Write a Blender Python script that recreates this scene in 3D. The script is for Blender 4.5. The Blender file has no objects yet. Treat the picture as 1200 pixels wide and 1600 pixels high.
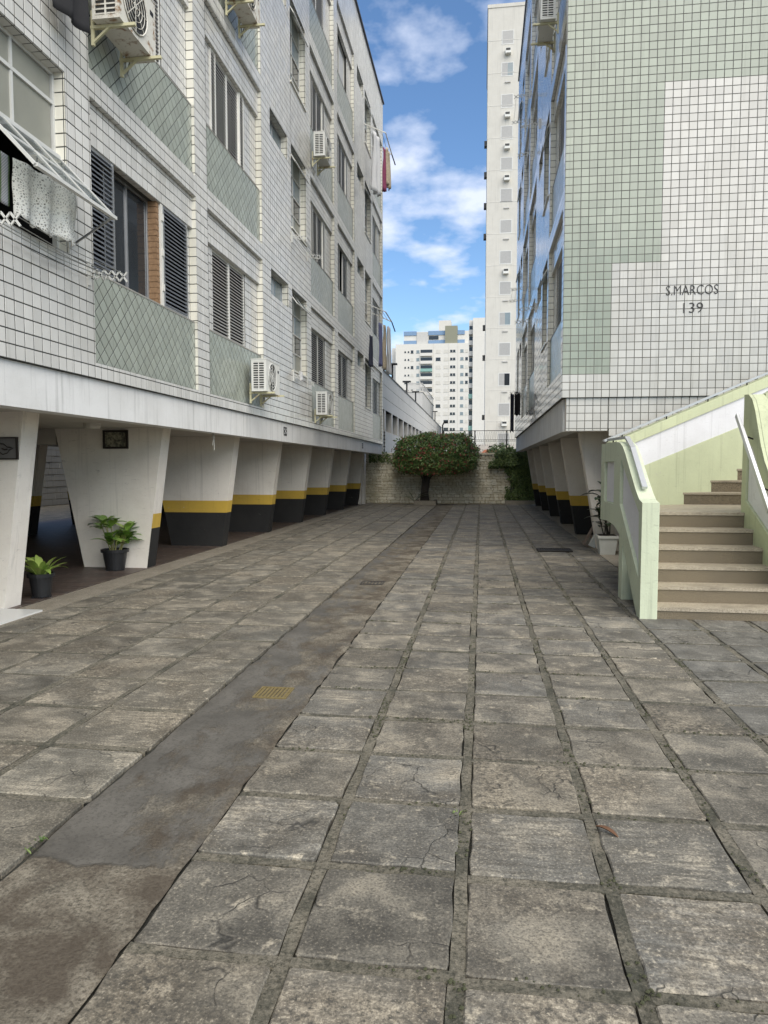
import bpy, math, random
from mathutils import Vector, Matrix, noise as mnoise
R = math.radians
random.seed(7)
scene = bpy.context.scene
COL = scene.collection

# ------------------------------------------------------------------ camera
EYE = Vector((0.0, 0.0, 1.55))
YAW, PITCH = R(7.789), R(3.612)
cam_d = bpy.data.cameras.new('camera')
cam_d.sensor_fit = 'VERTICAL'
cam_d.sensor_height = 36.0
cam_d.lens = 1109.0 / 1600.0 * 36.0
cam_d.clip_start = 0.05
cam_d.clip_end = 3000
cam = bpy.data.objects.new('camera', cam_d)
COL.objects.link(cam)
cam.location = EYE
cam.rotation_euler = (R(90) - PITCH, 0, YAW)
scene.camera = cam

# ------------------------------------------------------------------ sky, sun, exposure
SUN_EL = R(47)
SUN_DIR = Vector((0.56, -0.83, 0)).normalized()      # towards the sun, horizontally
sun_vec = Vector((SUN_DIR.x * math.cos(SUN_EL), SUN_DIR.y * math.cos(SUN_EL), math.sin(SUN_EL)))
w = bpy.data.worlds.new('World')
scene.world = w
w.use_nodes = True
nt = w.node_tree
nt.nodes.clear()
def N(t, typ, **kw):
    n = t.nodes.new(typ)
    for k, v in kw.items():
        setattr(n, k, v)
    return n
wo = N(nt, 'ShaderNodeOutputWorld')
bg = N(nt, 'ShaderNodeBackground')
bg.inputs['Strength'].default_value = 0.092
sky = N(nt, 'ShaderNodeTexSky', sky_type='NISHITA')
sky.sun_disc = False
sky.sun_elevation = SUN_EL
sky.sun_rotation = math.atan2(SUN_DIR.x, SUN_DIR.y)
sky.air_density = 1.0
sky.dust_density = 0.2
sky.ozone_density = 3.0
tc = N(nt, 'ShaderNodeTexCoord')
sep = N(nt, 'ShaderNodeSeparateXYZ')
nt.links.new(tc.outputs['Generated'], sep.inputs[0])
def wmath(op, a, b=None, c=None):
    n = N(nt, 'ShaderNodeMath', operation=op)
    for i, v in enumerate((a, b, c)):
        if v is None: continue
        if isinstance(v, (int, float)): n.inputs[i].default_value = v
        else: nt.links.new(v, n.inputs[i])
    return n.outputs[0]
zc = wmath('MAXIMUM', sep.outputs['Z'], 0.0)
den = wmath('ADD', zc, 0.22)
cx_ = wmath('DIVIDE', sep.outputs['X'], den)
cy_ = wmath('DIVIDE', sep.outputs['Y'], den)
comb = N(nt, 'ShaderNodeCombineXYZ')
nt.links.new(cx_, comb.inputs[0]); nt.links.new(cy_, comb.inputs[1])
comb.inputs[2].default_value = 3.7
n1 = N(nt, 'ShaderNodeTexNoise'); n1.inputs['Scale'].default_value = 5.6
n1.inputs['Detail'].default_value = 5; n1.inputs['Roughness'].default_value = 0.52
n1.inputs['Distortion'].default_value = 0.0
nt.links.new(comb.outputs[0], n1.inputs['Vector'])
rmp = N(nt, 'ShaderNodeValToRGB')
rmp.color_ramp.elements[0].position = 0.48; rmp.color_ramp.elements[0].color = (0, 0, 0, 1)
rmp.color_ramp.elements[1].position = 0.70; rmp.color_ramp.elements[1].color = (1, 1, 1, 1)
nt.links.new(n1.outputs['Fac'], rmp.inputs[0])
cmix = N(nt, 'ShaderNodeMix', data_type='RGBA')
cmix.inputs['B'].default_value = (5.2, 5.6, 6.6, 1)
cf = wmath('MULTIPLY', rmp.outputs[0], 0.9)
nt.links.new(cf, cmix.inputs['Factor'])
hs_ = N(nt, 'ShaderNodeHueSaturation'); hs_.inputs['Saturation'].default_value = 1.10
nt.links.new(sky.outputs[0], hs_.inputs['Color'])
nt.links.new(hs_.outputs[0], cmix.inputs['A'])
nt.links.new(cmix.outputs['Result'], bg.inputs['Color'])
nt.links.new(bg.outputs[0], wo.inputs[0])

sd = bpy.data.lights.new('sun', 'SUN')
sd.energy = 2.5
sd.angle = R(74)
sd.color = (1.0, 0.92, 0.78)
sun = bpy.data.objects.new('sun', sd)
COL.objects.link(sun)
sun.rotation_euler = sun_vec.to_track_quat('Z', 'Y').to_euler()
sun.location = (3, -10, 30)

scene.view_settings.view_transform = 'Standard'
scene.view_settings.look = 'None'
scene.view_settings.exposure = 0.99
scene.view_settings.gamma = 1.0
scene.view_settings.use_curve_mapping = False
scene.cycles.max_bounces = 8
scene.cycles.diffuse_bounces = 4

# ------------------------------------------------------------------ mesh helpers
WL = {}                                   # object name -> world location of its origin
def wl(o): return WL.get(o.name, Vector((0, 0, 0)))
class MB:
    def __init__(s): s.v = []; s.f = []; s.m = []
    def poly(s, pts, mi=0):
        i = len(s.v); s.v.extend(tuple(p) for p in pts)
        s.f.append(tuple(range(i, i + len(pts)))); s.m.append(mi)
    def box(s, x0, x1, y0, y1, z0, z1, mi=0):
        s.hexa([(x0,y0,z0),(x1,y0,z0),(x1,y1,z0),(x0,y1,z0)], [(x0,y0,z1),(x1,y0,z1),(x1,y1,z1),(x0,y1,z1)], mi)
    def hexa(s, a, b, mi=0, caps=True):      # loft between two equal polygons (a bottom ccw from above)
        n = len(a); i = len(s.v)
        s.v.extend(tuple(p) for p in a); s.v.extend(tuple(p) for p in b)
        for k in range(n):
            j = (k + 1) % n
            s.f.append((i + k, i + j, i + n + j, i + n + k)); s.m.append(mi)
        if caps:
            s.f.append(tuple(i + k for k in reversed(range(n)))); s.m.append(mi)
            s.f.append(tuple(i + n + k for k in range(n))); s.m.append(mi)
    def bar(s, a, b, wid, hei, mi=0, up=(0, 0, 1)):   # rectangular bar between two points
        a = Vector(a); b = Vector(b); d = (b - a).normalized()
        upv = Vector(up)
        if abs(d.dot(upv)) > 0.98: upv = Vector((1, 0, 0))
        x = d.cross(upv).normalized(); y = x.cross(d).normalized()
        q = [x * -wid / 2 + y * -hei / 2, x * wid / 2 + y * -hei / 2, x * wid / 2 + y * hei / 2, x * -wid / 2 + y * hei / 2]
        s.hexa([a + p for p in q], [b + p for p in q], mi)
        # hexa winding: d = x cross y reversed -> flip
        k = 6
        s.f[-k:] = [tuple(reversed(t)) for t in s.f[-k:]]
    def tube(s, pts, r, n=8, mi=0, caps=True):
        pts = [Vector(p) for p in pts]; i0 = len(s.v)
        rs = r if isinstance(r, (list, tuple)) else [r] * len(pts)
        prev = None
        for k, p in enumerate(pts):
            if k == 0: d = pts[1] - p
            elif k == len(pts) - 1: d = p - pts[k - 1]
            else: d = pts[k + 1] - pts[k - 1]
            d.normalize()
            if prev is None:
                ref = Vector((0, 0, 1)) if abs(d.z) < 0.9 else Vector((1, 0, 0))
                x = d.cross(ref).normalized()
            else:
                x = (prev - d * prev.dot(d)).normalized()
            prev = x; y = d.cross(x)
            for j in range(n):
                a = 2 * math.pi * j / n
                s.v.append(tuple(p + (x * math.cos(a) + y * math.sin(a)) * rs[k]))
        for k in range(len(pts) - 1):
            for j in range(n):
                a = i0 + k * n + j; b = i0 + k * n + (j + 1) % n
                s.f.append((a, b, b + n, a + n)); s.m.append(mi)
        if caps:
            s.f.append(tuple(i0 + j for j in reversed(range(n)))); s.m.append(mi)
            e = i0 + (len(pts) - 1) * n
            s.f.append(tuple(e + j for j in range(n))); s.m.append(mi)
    def lathe(s, cx, cy, prof, n=20, mi=0):       # prof: (r, z) list from bottom up
        i0 = len(s.v)
        for r, z in prof:
            for j in range(n):
                a = 2 * math.pi * j / n
                s.v.append((cx + r * math.cos(a), cy + r * math.sin(a), z))
        for k in range(len(prof) - 1):
            for j in range(n):
                a = i0 + k * n + j; b = i0 + k * n + (j + 1) % n
                s.f.append((a, b, b + n, a + n)); s.m.append(mi)
        s.f.append(tuple(i0 + j for j in reversed(range(n)))); s.m.append(mi)
    def extr(s, pts, off, mi=0):                  # closed planar polygon pushed by a vector
        off = Vector(off)
        a = [Vector(p) for p in pts]
        nrm = Vector((0, 0, 0))
        for k in range(len(a)):
            nrm += a[k].cross(a[(k + 1) % len(a)])
        if nrm.dot(off) < 0: a.reverse()
        s.hexa(a, [p + off for p in a], mi)
    def build(s, name, mats, parent=None, smooth=False, local=False, origin=None):
        me = bpy.data.meshes.new(name)
        if local: o0 = Vector((0, 0, 0))
        elif parent is not None: o0 = wl(parent)
        elif origin is not None: o0 = Vector(origin)
        else:
            xs = [p[0] for p in s.v]; ys = [p[1] for p in s.v]; zs = [p[2] for p in s.v]
            o0 = Vector(((min(xs) + max(xs)) / 2, (min(ys) + max(ys)) / 2, min(zs)))
        vs = [(p[0] - o0.x, p[1] - o0.y, p[2] - o0.z) for p in s.v]
        me.from_pydata(vs, [], s.f)
        if not isinstance(mats, (list, tuple)): mats = [mats]
        for m in mats: me.materials.append(m)
        if len(mats) > 1: me.polygons.foreach_set('material_index', s.m)
        if smooth: me.polygons.foreach_set('use_smooth', [True] * len(me.polygons))
        me.update()
        o = bpy.data.objects.new(name, me)
        COL.objects.link(o)
        if parent is not None: o.parent = parent
        elif not local: o.location = o0
        WL[o.name] = o0.copy() if not local else (wl(parent) if parent else Vector((0,0,0)))
        return o
def inst(name, mesh, parent, loc, mat3=None):      # shared-mesh piece under a parent
    o = bpy.data.objects.new(name, mesh)
    COL.objects.link(o)
    o.parent = parent
    L = Vector(loc) - wl(parent)
    if mat3 is None: o.location = L
    else: o.matrix_local = Matrix.Translation(L) @ mat3.to_4x4()
    return o
def empty(name, loc, rz=0.0):
    o = bpy.data.objects.new(name, None)
    COL.objects.link(o)
    o.location = loc; o.rotation_euler = (0, 0, rz); o.empty_display_size = 0.1
    WL[o.name] = Vector(loc)
    return o
def tag(o, label, cat, group=None):
    o['label'] = label; o['category'] = cat
    if group: o['group'] = group
    return o
def structure(o): o['kind'] = 'structure'; return o
def stuff(o): o['kind'] = 'stuff'; return o
_fw = Vector((-math.sin(YAW) * math.cos(PITCH), math.cos(YAW) * math.cos(PITCH), -math.sin(PITCH)))
_rt = Vector((math.cos(YAW), math.sin(YAW), 0)); _up = _rt.cross(_fw)
def view_size(p):          # how large a metre at p shows; 0 when behind or well outside the picture
    d = Vector(p) - EYE; z = d.dot(_fw)
    if z < 0.3: return 0.0
    u = d.dot(_rt) / z * 1109; v = d.dot(_up) / z * 1109
    if abs(u) > 615 or abs(v) > 815: return 0.0
    return 1.0 / z
# ------------------------------------------------------------------ materials
class NT:
    def __init__(s, name):
        s.m = bpy.data.materials.new(name); s.m.use_nodes = True
        s.t = s.m.node_tree; s.t.nodes.clear()
        s.out = s.n('ShaderNodeOutputMaterial'); s.b = s.n('ShaderNodeBsdfPrincipled')
        s.l(s.b.outputs[0], s.out.inputs[0])
        s._pos = None
    def n(s, typ, **kw): return N(s.t, typ, **kw)
    def l(s, a, b): s.t.links.new(a, b)
    def setv(s, inp, v):
        if hasattr(v, 'links') or hasattr(v, 'is_output'): s.l(v, inp)
        else:
            inp.default_value = (tuple(v) + (1,)) if isinstance(v, (tuple, list)) and len(v) == 3 and inp.type == 'RGBA' else v
    def pos(s):
        if s._pos is None: s._pos = s.n('ShaderNodeNewGeometry')
        return s._pos.outputs['Position']
    def rnd(s):            # one value for each piece, joined or not
        g = s.n('ShaderNodeNewGeometry'); oi = s.n('ShaderNodeObjectInfo')
        a = s.math('ADD', g.outputs['Random Per Island'], oi.outputs['Random'])
        return s.math('FRACT', a)
    def math(s, op, a, b=None, clamp=False):
        n = s.n('ShaderNodeMath', operation=op); n.use_clamp = clamp
        s.setv(n.inputs[0], a)
        if b is not None: s.setv(n.inputs[1], b)
        return n.outputs[0]
    def vmath(s, op, a, b):
        n = s.n('ShaderNodeVectorMath', operation=op)
        s.setv(n.inputs[0], a); s.setv(n.inputs[1], b)
        return n.outputs[0]
    def noise(s, vec, scale, detail=4, rough=0.55, dist=0.0):
        n = s.n('ShaderNodeTexNoise'); s.l(vec, n.inputs['Vector'])
        n.inputs['Scale'].default_value = scale; n.inputs['Detail'].default_value = detail
        n.inputs['Roughness'].default_value = rough; n.inputs['Distortion'].default_value = dist
        return n.outputs['Fac']
    def ramp(s, fac, stops):
        r = s.n('ShaderNodeValToRGB'); s.l(fac, r.inputs[0])
        el = r.color_ramp.elements
        while len(el) < len(stops): el.new(0.5)
        for e, (p, c) in zip(el, stops):
            e.position = p
            e.color = (c, c, c, 1) if isinstance(c, (int, float)) else tuple(c) + (1,)
        return r.outputs[0]
    def mix(s, fac, a, b, blend='MIX'):
        n = s.n('ShaderNodeMix', data_type='RGBA', blend_type=blend)
        s.setv(n.inputs['Factor'], fac); s.setv(n.inputs['A'], a); s.setv(n.inputs['B'], b)
        return n.outputs['Result']
    def scale(s, vec, xyz):
        n = s.n('ShaderNodeMapping'); s.l(vec, n.inputs[0]); n.inputs['Scale'].default_value = xyz
        return n.outputs[0]
    def bump(s, h, strength=0.3, dist=0.01):
        n = s.n('ShaderNodeBump'); n.inputs['Strength'].default_value = strength
        n.inputs['Distance'].default_value = dist
        s.l(h, n.inputs['Height']); s.l(n.outputs[0], s.b.inputs['Normal'])
    def done(s, col=None, rough=None, metal=None, spec=None):
        if col is not None: s.setv(s.b.inputs['Base Color'], col)
        if rough is not None: s.setv(s.b.inputs['Roughness'], rough)
        if metal is not None: s.b.inputs['Metallic'].default_value = metal
        if spec is not None: s.b.inputs['Specular IOR Level'].default_value = spec
        return s.m
def simple(name, col, rough=0.6, metal=0.0, var=0.15, sc=6.0, spec=None, bump=0.0):
    k = NT(name)
    f = k.noise(k.pos(), sc, 5, 0.6)
    c = k.mix(f, tuple(max(0, x * (1 - var)) for x in col), tuple(min(1, x * (1 + var)) for x in col))
    if bump: k.bump(k.noise(k.pos(), sc * 8, 4), bump, 0.004)
    return k.done(c, rough, metal, spec)
M = {}
def tile_mat(name, col, dirt, rough):
    k = NT(name); r = k.rnd()
    c = k.mix(r, tuple(x * 0.88 for x in col), tuple(min(1, x * 1.05) for x in col))
    g = k.noise(k.scale(k.pos(), (1.0, 1.0, 0.35)), 1.6, 6, 0.62)
    gf = k.ramp(g, [(0.46, 0.0), (0.74, 0.5)])
    c = k.mix(gf, c, dirt)
    s = k.noise(k.scale(k.pos(), (9, 9, 0.5)), 1.3, 4, 0.6)        # thin runs of grime
    sf = k.ramp(s, [(0.56, 0.0), (0.75, 0.32)])
    c = k.mix(sf, c, tuple(x * 0.55 for x in dirt))
    rr = k.math('ADD', k.math('MULTIPLY', g, 0.16), rough)
    k.bump(k.noise(k.pos(), 11, 1), 0.10, 0.004)
    k.b.inputs['IOR'].default_value = 1.5
    return k.done(c, rr)
M['tile_white'] = tile_mat('glazed_white_tile', (0.66, 0.65, 0.615), (0.43, 0.415, 0.365), 0.10)
M['tile_dimmed_white'] = tile_mat('glazed_dimmed_white_tile', (0.55, 0.54, 0.505), (0.41, 0.395, 0.345), 0.08)  # white tile darkened to offset the strong light on the gable
M['grout_pale'] = simple('grey_grout', (0.12, 0.12, 0.108), 0.9, var=0.5, sc=4)
M['tile_gloss'] = tile_mat('mirror_glazed_tile', (0.70, 0.70, 0.68), (0.48, 0.465, 0.41), 0.0)
M['tile_lit_cream'] = tile_mat('glazed_lit_cream_tile', (0.78, 0.76, 0.67), (0.52, 0.48, 0.39), 0.16)  # paler copy of the white tile: brighter light on returns painted in
M['tile_green'] = tile_mat('glazed_green_tile', (0.37, 0.40, 0.345), (0.28, 0.295, 0.25), 0.14)
M['tile_sage'] = tile_mat('glazed_sage_tile', (0.325, 0.36, 0.295), (0.28, 0.305, 0.245), 0.08)
M['grout'] = simple('dark_grout', (0.04, 0.042, 0.038), 0.9, var=0.5, sc=4)
def paint(name, col, dirt, streak=0.5, chips=0.0, under=(0.42, 0.40, 0.35)):
    k = NT(name); p = k.pos()
    f = k.noise(p, 1.3, 6, 0.65); c = k.mix(k.ramp(f, [(0.42, 0.0), (0.75, 0.55)]), col, dirt)
    s = k.noise(k.scale(p, (7, 7, 0.25)), 1.6, 5, 0.65)
    c = k.mix(k.math('MULTIPLY', k.ramp(s, [(0.55, 0.0), (0.72, 1.0)]), streak), c, tuple(x * 0.45 for x in dirt))
    fine = k.noise(p, 45, 4, 0.6)
    c = k.mix(k.ramp(fine, [(0.6, 0.0), (0.75, 0.18)]), c, tuple(x * 0.5 for x in dirt))
    if chips:
        ch = k.noise(p, 7, 8, 0.72, 0.2)
        c = k.mix(k.ramp(ch, [(0.655, 0.0), (0.675, chips)]), c, under)
        sc_ = k.noise(k.scale(p, (3.0, 3.0, 14.0)), 2.6, 6, 0.7)       # scuffs running along the wall
        c = k.mix(k.ramp(sc_, [(0.60, 0.0), (0.72, chips * 0.7)]), c, tuple(x * 0.5 for x in dirt))
    k.bump(k.math('ADD', k.math('MULTIPLY', fine, 0.4), k.noise(p, 5, 4)), 0.35, 0.012)
    return k.done(c, 0.75)
M['paint_white'] = paint('white_wall_paint', (0.84, 0.79, 0.71), (0.60, 0.54, 0.46), 0.35, 0.5)
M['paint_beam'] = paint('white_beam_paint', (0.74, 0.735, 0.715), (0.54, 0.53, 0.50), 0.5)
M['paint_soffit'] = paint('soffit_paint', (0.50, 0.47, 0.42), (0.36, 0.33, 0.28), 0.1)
M['paint_yellow'] = paint('yellow_band_paint', (0.62, 0.41, 0.06), (0.42, 0.28, 0.07), 0.25, 0.7, (0.5, 0.47, 0.4))
M['paint_black'] = paint('black_base_paint', (0.014, 0.014, 0.014), (0.035, 0.033, 0.03), 0.1, 0.5, (0.16, 0.15, 0.13))
M['paint_green'] = paint('pale_green_paint', (0.52, 0.555, 0.36), (0.38, 0.40, 0.26), 0.4, 0.55)
M['paint_green2'] = paint('pale_mint_paint', (0.56, 0.61, 0.45), (0.42, 0.45, 0.33), 0.45, 0.7)
M['paint_panel'] = paint('lilac_white_panel_paint', (0.72, 0.72, 0.74), (0.56, 0.55, 0.55), 0.3, 0.5)
M['concrete_far'] = paint('car_park_concrete', (0.50, 0.49, 0.465), (0.40, 0.39, 0.36), 0.35)
M['tower_white'] = paint('tower_white_render', (0.57, 0.55, 0.495), (0.48, 0.46, 0.41), 0.3)
M['tower_pale'] = paint('pale_block_render', (0.64, 0.62, 0.57), (0.56, 0.54, 0.49), 0.25)
M['dark_metal'] = simple('dark_metal', (0.03, 0.03, 0.032), 0.5, 0.6)
M['black'] = simple('black_gap', (0.012, 0.012, 0.013), 0.9)
M['interior_shade'] = simple('painted_interior_shade', (0.035, 0.034, 0.032), 0.9)  # near-black: the dark of unlit rooms put into the colour
M['alu'] = simple('aluminium', (0.58, 0.59, 0.60), 0.35, 0.85, var=0.12)
M['alu_paint'] = simple('painted_window_frame', (0.60, 0.60, 0.57), 0.45, 0.0, var=0.12)
M['slat'] = simple('shutter_slat', (0.35, 0.345, 0.33), 0.5, 0.1, var=0.18)
M['slat_white'] = simple('shutter_frame_white', (0.70, 0.69, 0.64), 0.5, 0.0, var=0.15)
M['slat_dark'] = simple('dark_shutter_slat', (0.22, 0.235, 0.26), 0.35, 0.4, var=0.2)
M['wood_brick'] = simple('brown_brick_reveal', (0.27, 0.165, 0.09), 0.85, var=0.5, sc=25)
def glass(name, tint, rough=0.06, trans=0.0):
    k = NT(name)
    k.b.inputs['Roughness'].default_value = rough
    c = k.mix(k.noise(k.pos(), 2.2, 4), tuple(x * 0.8 for x in tint), tuple(x * 1.2 for x in tint))
    k.setv(k.b.inputs['Base Color'], c)
    k.b.inputs['IOR'].default_value = 1.5
    if trans:
        tr = k.n('ShaderNodeBsdfTransparent'); tr.inputs[0].default_value = (0.9, 0.93, 0.93, 1)
        mx = k.n('ShaderNodeMixShader'); mx.inputs[0].default_value = trans
        k.l(k.b.outputs[0], mx.inputs[1]); k.l(tr.outputs[0], mx.inputs[2]); k.l(mx.outputs[0], k.out.inputs[0])
    return k.m
M['glass_dark'] = glass('dark_window_glass', (0.03, 0.034, 0.038))
M['glass_frost'] = glass('frosted_glass', (0.20, 0.245, 0.26), 0.22)
M['glass_dirty'] = glass('dirty_pale_glass', (0.33, 0.33, 0.28), 0.3, 0.15)
M['glass_clear'] = glass('clear_glass', (0.10, 0.12, 0.13), 0.04, 0.62)
M['glass_blue'] = glass('blue_balcony_glass', (0.18, 0.27, 0.40), 0.15)
M['curtain'] = simple('pale_curtain', (0.60, 0.60, 0.58), 0.8, var=0.1)
# ---- paving
def slab_mat(name, warm, cool, dark):
    k = NT(name); r = k.rnd()
    r2 = k.math('FRACT', k.math('MULTIPLY', r, 7.31))
    off = k.n('ShaderNodeCombineXYZ'); k.l(k.math('MULTIPLY', r, 37.0), off.inputs[0]); k.l(k.math('MULTIPLY', r, 91.0), off.inputs[1])
    p = k.vmath('ADD', k.pos(), off.outputs[0])
    r3 = k.math('FRACT', k.math('MULTIPLY', r, 13.77)); r4 = k.math('FRACT', k.math('MULTIPLY', r, 29.3))
    c = k.mix(r2, warm, cool)
    c = k.mix(k.ramp(r, [(0.0, 0.0), (1.0, 0.75)]), c, dark)
    big = k.noise(p, 3.2, 5, 0.62, 0.4)
    c = k.mix(k.ramp(big, [(0.36, 0.85), (0.56, 0.0)]), c, tuple(x * 0.52 for x in dark))
    c = k.mix(k.ramp(big, [(0.52, 0.0), (0.72, 0.85)]), c, tuple(min(1, x * 1.55) for x in warm))
    br = k.noise(k.scale(p, (1.4, 9.0, 1)), 4.0, 5, 0.7)              # broom strokes across the slab
    c = k.mix(k.math('MULTIPLY', r4, k.ramp(br, [(0.40, 0.8), (0.62, 0.0)])), c, tuple(x * 0.55 for x in dark))
    wear = k.noise(p, 9.0, 6, 0.7, 0.3)                                # scuffed light patches
    c = k.mix(k.ramp(wear, [(0.58, 0.0), (0.68, 0.75)]), c, tuple(min(1, x * 1.75) for x in warm))
    calm = k.math('MULTIPLY', k.math('ADD', k.math('MULTIPLY', r3, 1.1), 0.15), k.ramp(k.noise(p, 1.9, 4, 0.6, 0.4), [(0.40, 0.12), (0.62, 1.0)]), clamp=True)      # smooth margins, gritty middles
    c = k.mix(k.math('MULTIPLY', calm, 0.30), c, tuple(a * b for a, b in zip(warm, (0.80, 0.70, 0.58))))
    mid = k.noise(p, 30, 4, 0.75)
    c = k.mix(k.math('MULTIPLY', calm, k.ramp(mid, [(0.38, 0.9), (0.50, 0.0)])), c, tuple(x * 0.42 for x in dark))
    c = k.mix(k.math('MULTIPLY', calm, k.ramp(mid, [(0.56, 0.0), (0.66, 0.7)])), c, tuple(min(1, x * 1.7) for x in warm))
    fine = k.noise(p, 95, 3, 0.75)
    c = k.mix(k.ramp(fine, [(0.36, 0.65), (0.52, 0.0)]), c, tuple(x * 0.35 for x in dark))
    c = k.mix(k.ramp(fine, [(0.58, 0.0), (0.72, 0.6)]), c, tuple(min(1, x * 1.9) for x in warm))
    # hairline cracks, only in places
    vd = k.n('ShaderNodeTexNoise'); k.l(p, vd.inputs['Vector']); vd.inputs['Scale'].default_value = 5; vd.inputs['Detail'].default_value = 3
    pw = k.vmath('ADD', p, k.vmath('MULTIPLY', vd.outputs['Color'], (0.28, 0.28, 0.0)))
    vo = k.n('ShaderNodeTexVoronoi', feature='DISTANCE_TO_EDGE'); k.l(pw, vo.inputs['Vector']); vo.inputs['Scale'].default_value = 4.2
    cr = k.ramp(vo.outputs['Distance'], [(0.0, 1.0), (0.022, 0.0)])
    where = k.ramp(k.noise(p, 2.2, 3), [(0.54, 0.0), (0.62, 0.85)])
    crk = k.math('MULTIPLY', cr, where)
    c = k.mix(crk, c, (0.025, 0.024, 0.02))
    tone = k.math('ADD', k.math('MULTIPLY', r4, 0.42), 0.70)
    cb = k.n('ShaderNodeCombineColor'); [k.l(tone, cb.inputs[q]) for q in range(3)]
    c = k.mix(1.0, c, cb.outputs[0], 'MULTIPLY')
    h = k.math('ADD', k.math('MULTIPLY', fine, 0.35), k.math('MULTIPLY', wear, 0.6))
    h = k.math('SUBTRACT', h, k.math('MULTIPLY', crk, 0.8))
    k.bump(h, 0.75, 0.008)
    ro = k.ramp(big, [(0.3, 0.62), (0.7, 0.88)])
    return k.done(c, ro)
M['slab'] = slab_mat('worn_concrete_slab', (0.31, 0.275, 0.21), (0.245, 0.242, 0.22), (0.14, 0.13, 0.107))
M['slab_left'] = slab_mat('pale_worn_slab', (0.315, 0.28, 0.215), (0.26, 0.25, 0.21), (0.15, 0.138, 0.11))
M['slab_new'] = slab_mat('smooth_grey_slab', (0.215, 0.203, 0.172), (0.19, 0.184, 0.165), (0.15, 0.145, 0.126))
def rough_conc(name, a, b, cdark, sc, smooth=None):
    k = NT(name); p = k.pos()
    f = k.noise(p, sc, 7, 0.7, 0.3); c = k.mix(k.ramp(f, [(0.35, 0.0), (0.62, 1.0)]), a, b)
    g = k.noise(p, sc * 22, 4, 0.75)
    c = k.mix(k.ramp(g, [(0.36, 0.8), (0.54, 0.0)]), c, cdark)
    c = k.mix(k.ramp(g, [(0.58, 0.0), (0.72, 0.5)]), c, tuple(min(1, x * 1.7) for x in b))
    hh = k.math('ADD', k.math('MULTIPLY', g, 0.7), f)
    if smooth is not None:                        # smooth trowelled film, worn through in places, gone at the near end
        sx = k.n('ShaderNodeSeparateXYZ'); k.l(p, sx.inputs[0])
        m = k.noise(k.scale(p, (1.5, 0.8, 1)), 2.6, 9, 0.70, 0.2)
        side = k.math('MULTIPLY', k.math('ADD', sx.outputs['X'], 1.46), 0.32)
        m = k.math('ADD', m, side)
        far = k.math('MULTIPLY', k.math('SUBTRACT', sx.outputs['Y'], 4.6), 0.03)
        m = k.math('ADD', m, k.math('MINIMUM', k.math('MAXIMUM', far, -0.02), 0.11))
        near = k.math('MULTIPLY', k.math('SUBTRACT', k.math('ADD', 2.50, k.math('MULTIPLY', k.noise(p, 6, 5, 0.6), 0.10)), sx.outputs['Y']), 6.0)
        m = k.math('ADD', m, k.math('MAXIMUM', near, 0.0))
        mk = k.ramp(m, [(0.48, 0.0), (0.62, 1.0)])
        sm = k.mix(k.ramp(k.noise(p, 2.2, 6, 0.65), [(0.35, 0.0), (0.65, 1.0)]), tuple(x * 0.72 for x in smooth), tuple(x * 1.2 for x in smooth))
        sm = k.mix(k.ramp(k.noise(p, 60, 4, 0.7), [(0.38, 0.55), (0.5, 0.0)]), sm, tuple(x * 0.5 for x in smooth))
        c = k.mix(k.ramp(k.noise(p, 2.8, 7, 0.7, 0.3), [(0.42, 0.8), (0.58, 0.0)]), c, (0.075, 0.06, 0.045))
        c = k.mix(mk, sm, c)
        hh = k.math('MULTIPLY', hh, k.math('ADD', mk, 0.12))
        k.bump(hh, 0.8, 0.012)
        return k.done(c, k.ramp(mk, [(0, 0.68), (1, 0.92)]), spec=0.15)
    k.bump(hh, 0.85, 0.012)
    return k.done(c, 0.9)
M['mortar'] = rough_conc('joint_mortar', (0.062, 0.06, 0.043), (0.20, 0.178, 0.135), (0.022, 0.023, 0.014), 3.0)
M['bed'] = rough_conc('dark_joint_bed', (0.03, 0.031, 0.024), (0.05, 0.048, 0.036), (0.012, 0.013, 0.01), 6.0)
M['channel'] = rough_conc('channel_concrete', (0.15, 0.134, 0.105), (0.28, 0.25, 0.195), (0.05, 0.045, 0.036), 3.4, smooth=(0.125, 0.117, 0.102))
M['rough_patch'] = rough_conc('rough_brown_concrete', (0.13, 0.098, 0.066), (0.36, 0.295, 0.205), (0.045, 0.036, 0.026), 3.2)
M['border'] = rough_conc('border_concrete', (0.24, 0.21, 0.16), (0.32, 0.285, 0.225), (0.12, 0.105, 0.08), 3.0)
M['earth'] = rough_conc('earth_ground', (0.10, 0.09, 0.07), (0.16, 0.15, 0.12), (0.06, 0.055, 0.045), 0.4)
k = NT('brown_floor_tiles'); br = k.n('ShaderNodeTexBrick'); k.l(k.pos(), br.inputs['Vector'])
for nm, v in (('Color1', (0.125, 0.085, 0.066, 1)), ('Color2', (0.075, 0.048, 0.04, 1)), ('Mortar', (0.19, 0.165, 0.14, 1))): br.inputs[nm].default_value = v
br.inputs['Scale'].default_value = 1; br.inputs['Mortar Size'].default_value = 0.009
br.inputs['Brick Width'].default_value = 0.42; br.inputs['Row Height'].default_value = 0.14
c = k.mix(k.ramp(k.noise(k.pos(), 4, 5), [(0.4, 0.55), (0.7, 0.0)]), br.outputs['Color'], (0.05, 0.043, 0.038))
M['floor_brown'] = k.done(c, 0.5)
k = NT('granilite_shaded_step'); p = k.pos(); f = k.noise(p, 130, 3, 0.8)  # same stone as the treads, with the risers' shade put into the colour
c = k.mix(k.ramp(f, [(0.40, 0.0), (0.60, 1.0)]), (0.065, 0.05, 0.032), (0.25, 0.203, 0.13))
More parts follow.
